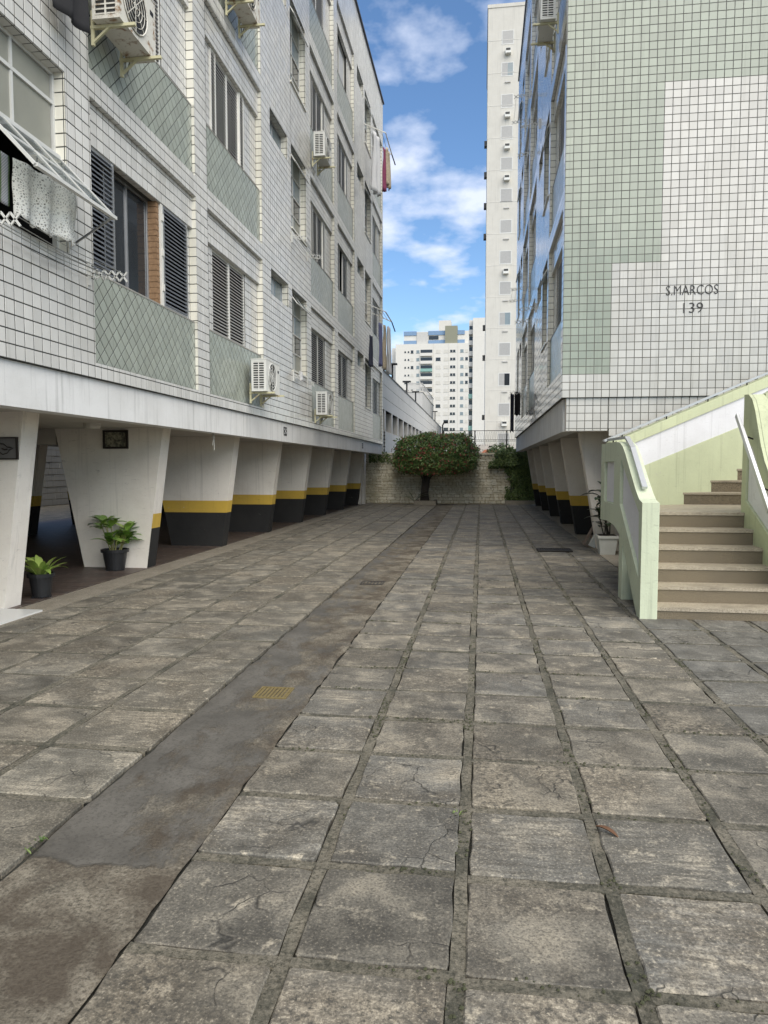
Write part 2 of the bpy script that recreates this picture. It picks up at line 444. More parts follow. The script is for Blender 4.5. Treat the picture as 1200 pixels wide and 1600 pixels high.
c = k.mix(k.ramp(k.noise(p, 2.5, 5), [(0.45, 0.0), (0.75, 0.45)]), c, (0.10, 0.085, 0.06))
k.bump(f, 0.3, 0.002)
M['step'] = k.done(c, 0.7)
k = NT('granilite_lit_tread'); p = k.pos(); f = k.noise(p, 130, 3, 0.8)  # same stone as the risers, lightened as if lit from above
c = k.mix(k.ramp(f, [(0.38, 0.0), (0.58, 1.0)]), (0.17, 0.14, 0.10), (0.46, 0.40, 0.30))
c = k.mix(k.ramp(k.noise(p, 3.5, 6, 0.65), [(0.48, 0.0), (0.72, 0.6)]), c, (0.13, 0.11, 0.08))
k.bump(f, 0.3, 0.002)
M['lit_tread'] = k.done(c, 0.65)
k = NT('whitewashed_rubble'); p = k.pos(); r = k.rnd()
c = k.mix(r, (0.66, 0.60, 0.45), (0.85, 0.80, 0.66))
c = k.mix(k.ramp(k.noise(p, 1.1, 6, 0.65), [(0.5, 0.0), (0.72, 0.75)]), c, (0.36, 0.31, 0.17))
c = k.mix(k.ramp(k.noise(p, 9, 5, 0.7), [(0.56, 0.0), (0.70, 0.7)]), c, (0.20, 0.165, 0.105))
k.bump(k.noise(p, 16, 5, 0.7), 0.9, 0.03)
M['rubble'] = k.done(c, 0.92)
M['rubble_joint'] = simple('rubble_joint', (0.50, 0.43, 0.29), 0.95, var=0.45, sc=7, bump=0.6)
def leaf_mat(name, a, b, rough=0.5, c3=None):
    k = NT(name); r = k.rnd()
    c = k.mix(r, a, b)
    if c3: c = k.mix(k.ramp(r, [(0.86, 0.0), (0.92, 1.0)]), c, c3)
    k.b.inputs['Subsurface Weight'].default_value = 0.0
    return k.done(c, rough)
M['leaf_tree'] = leaf_mat('shrub_leaf', (0.075, 0.145, 0.038), (0.20, 0.28, 0.08), 0.45, (0.24, 0.07, 0.05))
M['flower'] = leaf_mat('red_flower', (0.42, 0.05, 0.07), (0.60, 0.14, 0.13), 0.6)
M['leaf_ivy'] = leaf_mat('creeper_leaf', (0.05, 0.09, 0.024), (0.15, 0.20, 0.055), 0.5)
M['leaf_pot'] = leaf_mat('pot_plant_leaf', (0.12, 0.24, 0.04), (0.22, 0.35, 0.06), 0.35)
M['leaf_pale'] = leaf_mat('variegated_leaf', (0.22, 0.35, 0.06), (0.36, 0.46, 0.12), 0.35)
M['leaf_dark'] = leaf_mat('dark_pot_leaf', (0.018, 0.035, 0.016), (0.035, 0.06, 0.025), 0.3)
M['stem'] = simple('green_stem', (0.26, 0.25, 0.10), 0.6, var=0.3, sc=20)
M['bark'] = simple('dark_bark', (0.05, 0.042, 0.034), 0.95, var=0.5, sc=14, bump=0.9)
M['pot_black'] = simple('black_plastic_pot', (0.018, 0.019, 0.021), 0.42, var=0.25)
M['pot_white'] = simple('white_planter', (0.55, 0.55, 0.50), 0.7, var=0.2, bump=0.3)
M['soil'] = simple('soil', (0.03, 0.022, 0.015), 1.0, var=0.5, sc=40)
def rusty(name, base, amt):
    k = NT(name); p = k.pos(); f = k.noise(p, 7, 7, 0.7, 0.4)
    c = k.mix(k.ramp(f, [(0.58 - amt, 0.0), (0.70 - amt, 1.0)]), base, (0.21, 0.105, 0.035))
    c = k.mix(k.ramp(k.noise(p, 26, 5, 0.7), [(0.62, 0.0), (0.70, 0.85)]), c, (0.16, 0.09, 0.045))
    return k.done(c, 0.6)
M['ac_rust'] = rusty('rusty_ac_casing', (0.64, 0.62, 0.55), 0.05)
M['ac_white'] = rusty('white_ac_casing', (0.68, 0.68, 0.64), -0.10)
M['bracket'] = rusty('painted_bracket', (0.56, 0.53, 0.34), 0.0)
M['fin'] = simple('ac_coil', (0.05, 0.05, 0.048), 0.6, 0.3)
M['grate_y'] = simple('yellow_drain_grate', (0.17, 0.13, 0.05), 0.75, var=0.6, sc=30)
M['grate_d'] = simple('iron_drain_grate', (0.05, 0.046, 0.042), 0.7, 0.5)
M['cloth_white'] = simple('white_cloth', (0.68, 0.68, 0.68), 0.9, var=0.1, sc=12)
M['cloth_dark'] = simple('black_cloth', (0.018, 0.018, 0.02), 0.95, var=0.3, sc=14)
M['cloth_navy'] = simple('navy_cloth', (0.045, 0.05, 0.075), 0.95, var=0.3, sc=14)
M['cloth_blue'] = simple('blue_cloth', (0.16, 0.17, 0.30), 0.95, var=0.3, sc=9)
M['cloth_red'] = simple('red_cloth', (0.26, 0.06, 0.12), 0.95, var=0.3, sc=9)
M['cloth_sand'] = simple('sand_cloth', (0.50, 0.42, 0.30), 0.95, var=0.5, sc=14)
k = NT('striped_towel'); p = k.pos()
sx = k.n('ShaderNodeSeparateXYZ'); k.l(p, sx.inputs[0])
fr = k.math('FRACT', k.math('MULTIPLY', sx.outputs['Y'], 5.2))
c = k.ramp(fr, [(0.0, (0.03, 0.03, 0.03)), (0.28, (0.09, 0.17, 0.04)), (0.40, (0.5, 0.5, 0.5)), (0.78, (0.42, 0.44, 0.46)), (0.85, (0.09, 0.17, 0.04))])
ck = k.n('ShaderNodeTexChecker'); k.l(p, ck.inputs[0]); ck.inputs['Scale'].default_value = 80
ck.inputs[1].default_value = (1, 1, 1, 1); ck.inputs[2].default_value = (0.45, 0.45, 0.5, 1)
M['cloth_stripe'] = k.done(k.mix(1.0, c, ck.outputs[0], 'MULTIPLY'), 0.95)
k = NT('lace'); p = k.pos()
vo = k.n('ShaderNodeTexVoronoi', feature='DISTANCE_TO_EDGE'); k.l(p, vo.inputs['Vector']); vo.inputs['Scale'].default_value = 42
al = k.ramp(vo.outputs['Distance'], [(0.16, 1.0), (0.24, 0.25)])
k.l(al, k.b.inputs['Alpha'])
M['lace'] = k.done((0.70, 0.69, 0.64), 0.95)
M['rail'] = simple('silver_handrail', (0.55, 0.56, 0.57), 0.42, 0.6, var=0.08)
M['wire'] = simple('galvanised_wire', (0.33, 0.33, 0.30), 0.5, 0.7)
M['frame_dark'] = simple('dark_picture_frame', (0.02, 0.015, 0.012), 0.5)
M['roof_edge'] = simple('roof_flashing', (0.05, 0.055, 0.075), 0.5)
M['letter'] = simple('black_letter', (0.03, 0.03, 0.03), 0.6)
M['brick_red'] = simple('grey_brown_block', (0.20, 0.15, 0.115), 0.9, var=0.3, sc=20, bump=0.4)
M['fallen'] = simple('dry_leaf', (0.12, 0.06, 0.03), 0.8, var=0.3, sc=30)
M['olive'] = simple('olive_render', (0.23, 0.23, 0.17), 0.8)
M['teal'] = glass('green_balcony_glass', (0.22, 0.38, 0.33), 0.15)
M['roof_red'] = simple('clay_roof_tiles', (0.28, 0.10, 0.05), 0.85, var=0.3, sc=3)
M['far_tree'] = leaf_mat('far_tree_leaf', (0.05, 0.09, 0.03), (0.12, 0.17, 0.06), 0.6)
M['sill'] = simple('stone_sill', (0.30, 0.29, 0.26), 0.7, var=0.25)
M['marble'] = simple('white_marble_slab', (0.66, 0.66, 0.63), 0.3, var=0.06)
# ------------------------------------------------------------------ ground and paving
mb = MB(); mb.poly([(-900, -900, -0.06), (900, -900, -0.06), (900, 1200, -0.06), (-900, 1200, -0.06)])
structure(mb.build('ground', M['earth'], origin=(0, 0, -0.06)))
mb = MB(); mb.poly([(-4.62, -2, -0.028), (9, -2, -0.028), (9, 30.6, -0.028), (-4.62, 30.6, -0.028)])
pave = structure(mb.build('courtyard_pavement', M['bed'], origin=(0, 0, -0.028)))
def jit(a): return random.uniform(-a, a)
def slab_poly(x0, x1, y0, y1, near):
    n = 5 if near else 2
    j = 0.0065 if near else 0.004
    c = random.uniform(0.006, 0.02)
    pts = []
    cor = [(x0, y0), (x1, y0), (x1, y1), (x0, y1)]
    for k in range(4):
        a = Vector(cor[k]); b = Vector(cor[(k + 1) % 4]); d = (b - a).normalized()
        c1 = c * random.uniform(0.4, 1.5)
        if near and random.random() < 0.2: c1 += random.uniform(0.015, 0.06)
        pts.append(a + d * c1)
        for i in range(1, n):
            q = a + (b - a) * (i / n + jit(0.04)); pts.append(q + Vector((jit(j), jit(j))))
        pts.append(b - d * c * random.uniform(0.4, 1.5))
    return pts
def slab_mesh(mb, pts, z, tx, ty, cx, cy):
    n = len(pts); i = len(mb.v)
    def zz(p): return z + tx * (p.x - cx) + ty * (p.y - cy)
    ins = []
    for p in pts:
        d = Vector((cx - p.x, cy - p.y)).normalized(); ins.append(p + d * 0.006)
    for p in pts: mb.v.append((p.x, p.y, -0.03))
    for p in pts: mb.v.append((p.x, p.y, zz(p) - 0.005))
    for p in ins: mb.v.append((p.x, p.y, zz(p)))
    for r in (0, 1):
        for k in range(n):
            q = (k + 1) % n
            mb.f.append((i + r * n + k, i + r * n + q, i + (r + 1) * n + q, i + (r + 1) * n + k)); mb.m.append(0)
    mb.f.append(tuple(i + 2 * n + k for k in range(n))); mb.m.append(0)
GAP = 0.056
slabs = []         # x0,x1,y0,y1,mat
PX = 0.545
ROW0 = 2.36 - 0.5 * 0.545 - 0.02 - 3 * 0.545       # a joint line lies at y = 2.08
rows = [2.08 + 0.5485 * (k - 3) for k in range(0, 56)]
colx = [-1.15 + PX * k for k in range(0, 13)]
STAIR_Y = 7.45
joint_mb = MB()
def strip_y(x, wdt, y0, y1, zt=-0.006):
    n = max(2, int((y1 - y0) / 0.14)); L = []; Rr = []
    for i in range(n + 1):
        y = y0 + (y1 - y0) * i / n; s = wdt / 2
        L.append((x - s + jit(0.005), y, zt + jit(0.004))); Rr.append((x + s + jit(0.005), y, zt + jit(0.004)))
    for i in range(n):
        joint_mb.poly([L[i], Rr[i], Rr[i + 1], L[i + 1]])
        joint_mb.poly([(L[i][0], L[i][1], -0.03), L[i], L[i + 1], (L[i + 1][0], L[i + 1][1], -0.03)])
        joint_mb.poly([Rr[i], (Rr[i][0], Rr[i][1], -0.03), (Rr[i + 1][0], Rr[i + 1][1], -0.03), Rr[i + 1]])
def strip_x(y, wdt, x0, x1, zt=-0.006):
    n = 3; L = []; Rr = []
    for i in range(n + 1):
        x = x0 + (x1 - x0) * i / n; s = wdt / 2
        L.append((x, y - s + jit(0.004), zt + jit(0.003))); Rr.append((x, y + s + jit(0.004), zt + jit(0.003)))
    for i in range(n):
        joint_mb.poly([L[i], L[i + 1], Rr[i + 1], Rr[i]])
        joint_mb.poly([(L[i][0], L[i][1], -0.03), (L[i + 1][0], L[i + 1][1], -0.03), L[i + 1], L[i]])
JW = GAP - 0.007
for c in range(12):
    x0 = colx[c] + GAP / 2; x1 = colx[c + 1] - GAP / 2
    sh = jit(0.012)
    for r in range(55):
        y0 = rows[r] + GAP / 2 + sh; y1 = rows[r + 1] - GAP / 2 + sh
        if y1 > 30.3: continue
        if x0 > 1.9 and y0 > 7.42: continue
        new = x0 > 1.5 and y1 < STAIR_Y + 0.1 and y0 > 4.3
        dx = jit(0.004)
        slabs.append((x0 + dx, x1 + dx + jit(0.004), y0 + jit(0.004), y1 + jit(0.004), 'slab_new' if new else 'slab'))
        strip_x(y1 + GAP / 2, JW, x0 - 0.005, x1 + 0.005)
    if c > 0:
        top = 30.2 if colx[c] < 2.2 else 7.9
        strip_y(colx[c], JW, rows[0], top)
PL = 0.605
lcol = [-1.80 - PL * k for k in range(0, 6)]
lrow = [0.55 + 0.6105 * k for k in range(0, 50)]
for c in range(4 + 1):
    x1 = lcol[c] - (GAP / 2 if c else 0.012); x0 = lcol[c + 1] + GAP / 2
    if c == 4: x0 = -4.60
    for r in range(49):
        y0 = lrow[r] + GAP / 2; y1 = lrow[r + 1] - GAP / 2
        if y1 > 30.4: continue
        slabs.append((x0 + jit(0.005), x1 + jit(0.004), y0 + jit(0.006), y1 + jit(0.006), 'slab_left'))
        strip_x(y1 + GAP / 2, GAP - 0.008 if c else JW, x0 - 0.005, x1 + 0.005, -0.003)
    if c: strip_y(lcol[c], GAP - 0.008, lrow[0], 30.2, -0.003)
slabs.sort(key=lambda s: -view_size(((s[0] + s[1]) / 2, (s[2] + s[3]) / 2, 0)))
rest = {'slab': MB(), 'slab_left': MB(), 'slab_new': MB()}
for i, (x0, x1, y0, y1, mt) in enumerate(slabs):
    near = i < 130
    pts = slab_poly(x0, x1, y0, y1, near)
    cx, cy = (x0 + x1) / 2, (y0 + y1) / 2
    z = jit(0.004); tx = jit(0.006); ty = jit(0.006)
    if i < 300:
        m1 = MB(); slab_mesh(m1, pts, z, tx, ty, cx, cy)
        m1.build('paving_slab', M[mt], pave)
    else:
        slab_mesh(rest[mt], pts, z, tx, ty, cx, cy)
for mt, mbx in rest.items():
    if mbx.v: stuff(mbx.build('paving_slabs_far', M[mt], pave))
stuff(joint_mb.build('mortar_joints', M['mortar'], pave))
# drainage channel
mb = MB(); nx, ny = 14, 420; Y0, Y1 = 0.2, 30.3
def gridmesh(mb, nx, ny, fn):
    i0 = len(mb.v)
    for j in range(ny + 1):
        for i in range(nx + 1):
            mb.v.append(fn(i / nx, j / ny))
    for j in range(ny):
        for i in range(nx):
            a = i0 + j * (nx + 1) + i
            mb.f.append((a, a + 1, a + nx + 2, a + nx + 1)); mb.m.append(0)
def chan(u, v):
    y = Y0 + (Y1 - Y0) * v
    rag = 0.022 * mnoise.noise((y * 2.6, u * 9, 4)) + 0.012 * mnoise.noise((y * 9.0, u * 9, 7))
    x = -1.792 + 0.655 * u + (rag if u in (0.0, 1.0) else rag * 0.4)
    near = max(0.0, min(1.0, (2.62 - y) / 0.3))
    d = -0.013 * math.sin(math.pi * u) + 0.004 * mnoise.noise((x * 5, y * 3, 1.0))
    d += near * (0.008 * mnoise.noise((x * 5, y * 5, 2)) + 0.008 * mnoise.noise((x * 17, y * 17, 2)) - 0.004)
    if u in (0.0, 1.0): d = -0.012
    return (x, y, -0.001 + d)
gridmesh(mb, nx, ny, chan)
structure(mb.build('drain_channel', M['channel'], smooth=True))
# moss and grit lodged in the joints
moss = MB(); rm = random.Random(31)
for _ in range(5200):
    if rm.random() < 0.55:
        x = rm.choice(colx[1:6]) + rm.uniform(-.03, .03); y = 1.2 + 10 * rm.random() ** 1.6
    else:
        y = rm.choice(rows[2:18]) + rm.uniform(-.025, .025); x = rm.uniform(-1.1, 2.2)
    if mnoise.noise((x * 2.2, y * 2.2, 6)) < 0.12: continue
    s_ = rm.uniform(0.003, 0.010); a = rm.uniform(0, 3.1); z = -0.004 + rm.uniform(0, .004)
    ca, sa = math.cos(a) * s_, math.sin(a) * s_
    moss.hexa([(x - ca, y - sa, z), (x + sa, y - ca, z), (x + ca, y + sa, z), (x - sa, y + ca, z)], [(x - ca * .4, y - sa * .4, z + s_ * .6), (x + sa * .4, y - ca * .4, z + s_ * .6), (x + ca * .4, y + sa * .4, z + s_ * .6), (x - sa * .4, y + ca * .4, z + s_ * .6)])
stuff(moss.build('joint_moss', simple('moss_and_grit', (0.055, 0.058, 0.03), 1.0, var=0.7, sc=18), pave))
# border strip and the floor beneath the left building
mb = MB(); mb.box(-5.02, -4.62, -3, 30.4, -0.05, 0.004)
structure(mb.build('concrete_border', M['border']))
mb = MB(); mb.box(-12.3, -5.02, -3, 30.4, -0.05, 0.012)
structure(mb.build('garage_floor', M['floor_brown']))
mb = MB(); mb.box(-17.2, -12.3, -3, 45, -0.05, 0.0)
structure(mb.build('rear_yard', M['slab_left']))
mb = MB(); mb.box(-5.15, -4.66, 5.2, 6.98, -0.04, 0.022)
mb.f[-1] = mb.f[-1]
tag(mb.build('threshold_slab', M['marble']), 'white marble threshold slab at the foot of the nearest white pillar', 'stone slab')
mb = MB(); mb.box(2.08, 12, 11.4, 30.4, -0.05, 0.012)
structure(mb.build('right_garage_floor', M['border']))
mb = MB(); mb.box(2.12, 3.4, 7.9, 13.2, -0.05, -0.004)
structure(mb.build('side_pavement', M['border']))
# ------------------------------------------------------------------ tiled facades
TP, TG, TH = 0.1305, 0.0105, 0.0028      # tile pitch, joint, thickness
def clip(poly, x0, x1, y0, y1):
    def cut(p, f, inter):
        out = []
        for i in range(len(p)):
            a, b = p[i], p[(i + 1) % len(p)]
            fa, fb = f(a), f(b)
            if fa >= 0: out.append(a)
            if (fa >= 0) != (fb >= 0):
                t = fa / (fa - fb); out.append((a[0] + (b[0] - a[0]) * t, a[1] + (b[1] - a[1]) * t))
        return out
    for f in (lambda p: p[0] - x0, lambda p: x1 - p[0], lambda p: p[1] - y0, lambda p: y1 - p[1]):
        if len(poly) < 3: return []
        poly = cut(poly, f, None)
    return poly
class Cladding:
    def __init__(s, root):
        s.root = root; s.grout = MB(); s.full = []; s.cut = {}
    def rect(s, O, U, V, Nn, u0, u1, v0, v1, mat, diag=False, tiles=True, uo=0.0, vo=0.0):
        if u1 - u0 < 1e-4 or v1 - v0 < 1e-4: return
        O, U, V, Nn = Vector(O), Vector(U), Vector(V), Vector(Nn)
        flip = U.cross(V).dot(Nn) < 0
        P = lambda a, b, h=0.0: O + U * a + V * b + Nn * h
        q = [P(u0, v0), P(u1, v0), P(u1, v1), P(u0, v1)]
        s.grout.poly(q[::-1] if flip else q)
        if not tiles: return
        hs = (TP - TG) / 2; e = TG / 2
        if not diag:
            cs = []
            i0 = math.floor((u0 - uo) / TP); i1 = math.ceil((u1 - uo) / TP)
            j0 = math.floor((v0 - vo) / TP); j1 = math.ceil((v1 - vo) / TP)
            for i in range(i0, i1):
                for j in range(j0, j1):
                    cs.append((uo + (i + 0.5) * TP, vo + (j + 0.5) * TP))
            sq = [(-hs, -hs), (hs, -hs), (hs, hs), (-hs, hs)]
        else:
            t = TP / math.sqrt(2); cs = []
            nu = int((u1 - u0) / t) + 3; nv = int((v1 - v0) / t) + 3
            for i in range(-1, nu):
                for j in range(-1, nv):
                    if (i + j) % 2 == 0: cs.append((u0 + i * t, v0 + j * t))
            h2 = hs * math.sqrt(2); sq = [(0, -h2), (h2, 0), (0, h2), (-h2, 0)]
        for (cu, cv) in cs:
            pl = [(cu + a, cv + b) for a, b in sq]
            inside = all(u0 + e * 0.4 <= a <= u1 - e * 0.4 and v0 + e * 0.4 <= b <= v1 - e * 0.4 for a, b in pl)
            if inside:
                s.full.append((P(cu, cv), U, V, Nn, mat, diag, flip))
            else:
                c = clip(pl, u0 + e * 0.4, u1 - e * 0.4, v0 + e * 0.4, v1 - e * 0.4)
                if len(c) < 3: continue
                us = [a for a, _ in c]; vs = [b for _, b in c]
                if max(us) - min(us) < 0.012 or max(vs) - min(vs) < 0.012: continue
                s._add(mat, P, c, flip)
    def _add(s, mat, P, c, flip):
        mb = s.cut.setdefault(mat, MB())
        if flip: c = c[::-1]
        mu = sum(a for a, _ in c) / len(c); mv = sum(b for _, b in c) / len(c)
        ta, tb = random.gauss(0, 0.006), random.gauss(0, 0.006)
        n = len(c); i = len(mb.v)
        for a, b in c: mb.v.append(tuple(P(a, b, 0)))
        for a, b in c: mb.v.append(tuple(P(a + (mu - a) * 0.03, b + (mv - b) * 0.03, TH + ta * (a - mu) + tb * (b - mv))))
        for k in range(n):
            q = (k + 1) % n; mb.f.append((i + k, i + q, i + n + q, i + n + k)); mb.m.append(0)
        mb.f.append(tuple(i + n + k for k in range(n))); mb.m.append(0)
    def finish(s, limit=300, grout='grout'):
        def score(t):
            p = t[0]; d = EYE - p; v = view_size(p)
            f = d.normalized().dot(t[3])
            return v * v * max(0.0, f)
        s.full.sort(key=score, reverse=True)
        base = {}
        for idx, (p, U, V, Nn, mat, diag, flip) in enumerate(s.full):
            hs = (TP - TG) / 2
            if idx < limit:
                key = mat
                if key not in base:
                    m = MB(); b = hs - 0.002
                    m.v = [(-hs, -hs, 0), (hs, -hs, 0), (hs, hs, 0), (-hs, hs, 0), (-b, -b, TH), (b, -b, TH), (b, b, TH), (-b, b, TH)]
                    m.f = [(0, 1, 5, 4), (1, 2, 6, 5), (2, 3, 7, 6), (3, 0, 4, 7), (4, 5, 6, 7)]; m.m = [0] * 5
                    me = bpy.data.meshes.new('wall_tile'); me.from_pydata(m.v, [], m.f); me.materials.append(M[mat]); base[key] = me
                U2 = (-U if flip else U)
                rot = Matrix((U2, V, Nn)).transposed()
                if diag: rot = rot @ Matrix.Rotation(R(45), 3, 'Z')
                rot = rot @ Matrix.Rotation(random.gauss(0, 0.006), 3, 'X') @ Matrix.Rotation(random.gauss(0, 0.006), 3, 'Y')
                inst('wall_tile', base[key], s.root, p, rot)
            else:
                Pl = lambda a, b, h=0.0, p=p, U=U, V=V, Nn=Nn: p + U * a + V * b + Nn * h
                if diag:
                    h2 = hs * math.sqrt(2); c = [(0, -h2), (h2, 0), (0, h2), (-h2, 0)]
                else: c = [(-hs, -hs), (hs, -hs), (hs, hs), (-hs, hs)]
                s._add(mat, Pl, c, flip)
        for mat, mb in s.cut.items():
            stuff(mb.build('tile_cladding', M[mat], s.root))
        s.grout.build('wall', M[grout], s.root)

PAN_H, WIN_T, LIN_T, FH = 0.98, 2.31, 2.76, 3.05
D_LIN, D_INF, D_PAN = -0.06, -0.115, -0.05
class Facade:
    """street side of a building: plane x = X0, facing s (+1 = +x)"""
    def __init__(s, root, X0, sgn, zb, z_base, z_top):
        s.root, s.X0, s.s, s.zb, s.z_base, s.z_top = root, X0, sgn, zb, z_base, z_top
        s.c = Cladding(root)
        s.slat_mesh = {}
    def X(s, d): return s.X0 + s.s * d
    main = 'tile_white'
    def front(s, y0, y1, z0, z1, d, mat=None, diag=False, tiles=True):
        mat = mat or s.main
        s.c.rect((s.X(d), 0, 0), (0, 1, 0), (0, 0, 1), (s.s, 0, 0), y0, y1, z0, z1, mat, diag, tiles, 0.0, s.z_base)
    def side(s, y, ny, z0, z1, d0, d1, mat='tile_lit_cream', tiles=True):      # return at y facing ny, from depth d0 to d1
        s.c.rect((s.X0, y, 0), (s.s, 0, 0), (0, 0, 1), (0, ny, 0), d0, d1, z0, z1, mat, False, tiles, d0, s.z_base)
    def flat(s, y0, y1, z, nz, d0, d1, mat='tile_white', tiles=True):       # ledge or soffit
        s.c.rect((s.X0, 0, z), (0, 1, 0), (s.s, 0, 0), (0, 0, nz), y0, y1, d0, d1, mat, False, tiles, 0.0, d0)
    def hole(s, y0, y1, z0, z1, d0, d1, mat='tile_lit_cream'):
        s.side(y0, 1, z0, z1, d1, d0, mat); s.side(y1, -1, z0, z1, d1, d0, mat)
        s.flat(y0, y1, z1, -1, d1, d0, 'tile_white'); s.flat(y0, y1, z0, 1, d1, d0, 'tile_white', tiles=False)
    def bx(s, mb, d0, d1, y0, y1, z0, z1, mi=0):
        a, b = sorted((s.X(d0), s.X(d1))); mb.box(a, b, y0, y1, z0, z1, mi)
    # --- shutters
    def leaf(s, y0, y1, z0, z1, d, single, dark=False, frame=None):
        fr = MB(); t = 0.035
        s.bx(fr, d - 0.02, d + 0.018, y0, y0 + t, z0, z1); s.bx(fr, d - 0.02, d + 0.018, y1 - t, y1, z0, z1)
        s.bx(fr, d - 0.02, d + 0.016, y0 + t, y1 - t, z0, z0 + t); s.bx(fr, d - 0.02, d + 0.016, y0 + t, y1 - t, z1 - t, z1)
        o = fr.build('shutter', frame or M['slat_white'], s.root)
        pitch = 0.05; n = int((z1 - z0 - 2 * t) / pitch)
        wd = y1 - y0 - 2 * t
        sm = M['slat_dark'] if dark else M['slat']
        hw = wd / 2 + 0.004
        # a slat: thin sloping blade, outer edge low
        o1, i1 = 0.017, -0.014; zo, zi = -0.017, 0.012; th = 0.004
        prof = [(o1 - 0.003, zo - 0.004), (o1, zo - 0.003), (o1 + 0.001, zo + 0.012), (o1 - 0.004, zo + 0.016), (i1, zi + 0.008), (i1, zi + 0.003)]
        def blade(mb, c):
            a = [(c[0] + s.s * p[0], c[1] - hw, c[2] + p[1]) for p in prof]
            b = [(c[0] + s.s * p[0], c[1] + hw, c[2] + p[1]) for p in prof]
            if s.s > 0: a, b = b, a
            mb.hexa(a, b)
        joined = MB()
        for k in range(n):
            z = z0 + t + (k + 0.5) * (z1 - z0 - 2 * t) / n
            c = (s.X(d), (y0 + y1) / 2, z)
            if single:
                key = (round(wd, 4), dark)
                if key not in s.slat_mesh:
                    m = MB(); blade(m, (0, 0, 0))
                    me = bpy.data.meshes.new('slat'); me.from_pydata(m.v, [], m.f); me.materials.append(sm); s.slat_mesh[key] = me
                inst('slat', s.slat_mesh[key], o, c)
            else: blade(joined, c)
        if not single: stuff(joined.build('slats', sm, o))
        return o
    def backing(s, y0, y1, z0, z1, d, mat='interior_shade'):
        mb = MB(); s.bx(mb, d - 0.012, d, y0, y1, z0, z1); return mb.build('room_shade_panel', M[mat], s.root)  # near-black sheet whose colour stands for an unlit room
    def window(s, y0, y1, z0, z1, d, cols, rws, pane='glass_frost', fr='alu_paint', fw=0.028, zs=None):
        """frame with glazing bars; every pane a sub-part"""
        f = MB()
        s.bx(f, d - 0.02, d + 0.02, y0, y0 + fw, z0, z1); s.bx(f, d - 0.02, d + 0.02, y1 - fw, y1, z0, z1)
        s.bx(f, d - 0.02, d + 0.019, y0 + fw, y1 - fw, z0, z0 + fw); s.bx(f, d - 0.02, d + 0.019, y0 + fw, y1 - fw, z1 - fw, z1)
        ys = [y0 + fw + (y1 - y0 - 2 * fw) * i / cols for i in range(cols + 1)]
        zz = zs or [z0 + fw + (z1 - z0 - 2 * fw) * i / rws for i in range(rws + 1)]
        for y in ys[1:-1]: s.bx(f, d - 0.018, d + 0.017, y - fw * 0.45, y + fw * 0.45, z0 + fw, z1 - fw)
        for z in zz[1:-1]: s.bx(f, d - 0.016, d + 0.021, y0 + fw, y1 - fw, z - fw * 0.5, z + fw * 0.5)
        o = f.build('window', M[fr], s.root)
        for i in range(cols):
            for j in range(len(zz) - 1):
                m = MB(); s.bx(m, d - 0.006, d, ys[i] + fw * 0.4, ys[i + 1] - fw * 0.4, zz[j] + fw * 0.4, zz[j + 1] - fw * 0.4)
                m.build('pane', M[pane if isinstance(pane, str) else pane[(i + j) % len(pane)]], o)
        return o
    # --- one bay with green panel and bedroom window
    def bay(s, y0, y1, wy0, wy1, specials=None, singles=()):
        specials = specials or {}
        s.front(y0, y1, s.z_base, s.zb, 0)
        for k in range(4):
            zf = s.zb + FH * k
            zp, zw, zl = zf + PAN_H, zf + WIN_T, zf + LIN_T
            s.front(y0, y1, zl, s.z_top if k == 3 else zf + FH, 0)
            s.flat(y0, y1, zl, -1, D_LIN, 0)                       # underside of the spandrel
            s.front(y0, y1, zf, zp, D_PAN, 'tile_green', True)
            s.flat(y0, y1, zf, 1, D_PAN, 0, tiles=False)
            s.side(y0, 1, zf, zp, D_PAN, 0); s.side(y1, -1, zf, zp, D_PAN, 0)
            sp = specials.get(k)
            a, b = (wy0, wy1)
            if sp == 'open': a, b = y0 + 0.04, y1 - 0.16
            dsh = D_INF - 0.03
            if a - y0 > 0.02: s.front(y0, a, zp, zw, D_INF)
            if y1 - b > 0.02: s.front(b, y1, zp, zw, D_INF)
            s.side(y0, 1, zp, zl, D_INF, 0); s.side(y1, -1, zp, zl, D_INF, 0)
            s.front(y0, y1, zw, zl, D_LIN); s.flat(y0, y1, zw, -1, D_INF - 0.03, D_LIN)
            mb = MB(); s.bx(mb, D_INF - 0.25, D_PAN + 0.008, y0 + 0.001, y1 - 0.001, zp - 0.008, zp + 0.012)
            mb.build('sill', M['sill'], s.root)
            z0, z1 = zp + 0.012, zw
            s.side(a, 1, z0, z1, -0.33, D_INF, tiles=False); s.side(b, -1, z0, z1, -0.33, D_INF, tiles=False)
            s.flat(a, b, z1, -1, -0.33, D_INF - 0.03, tiles=False)
            s.backing(a, b, z0, z1, -0.33)
            single = k in singles
            m = (a + b) / 2
            if sp == 'open':
                s.leaf(a, a + 0.56, z0, z1, D_INF + 0.03, True, True, M['alu'])
                s.leaf(b - 0.78, b, z0, z1, D_INF + 0.03, True, True, M['alu'])
                w = s.window(a + 0.56, b - 0.94, z0, z1, -0.22, 2, 1, 'glass_dark', 'alu')
                mb = MB(); s.bx(mb, -0.32, D_INF + 0.02, b - 0.93, b - 0.865, z0, z1)
                o = mb.build('brick_reveal', M['wood_brick'], s.root)
                for j in range(18):
                    zz = z0 + (z1 - z0) * j / 18; jj = MB()
                    s.bx(jj, -0.31, D_INF + 0.026, b - 0.933 - random.uniform(0, .006), b - 0.861, zz + 0.005, zz + (z1 - z0) / 18 - 0.006)
                    jj.build('reveal_brick', M['wood_brick'], o)
                mb = MB(); s.bx(mb, -0.30, D_INF + 0.05, b - 0.85, b - 0.79, z0, z1)
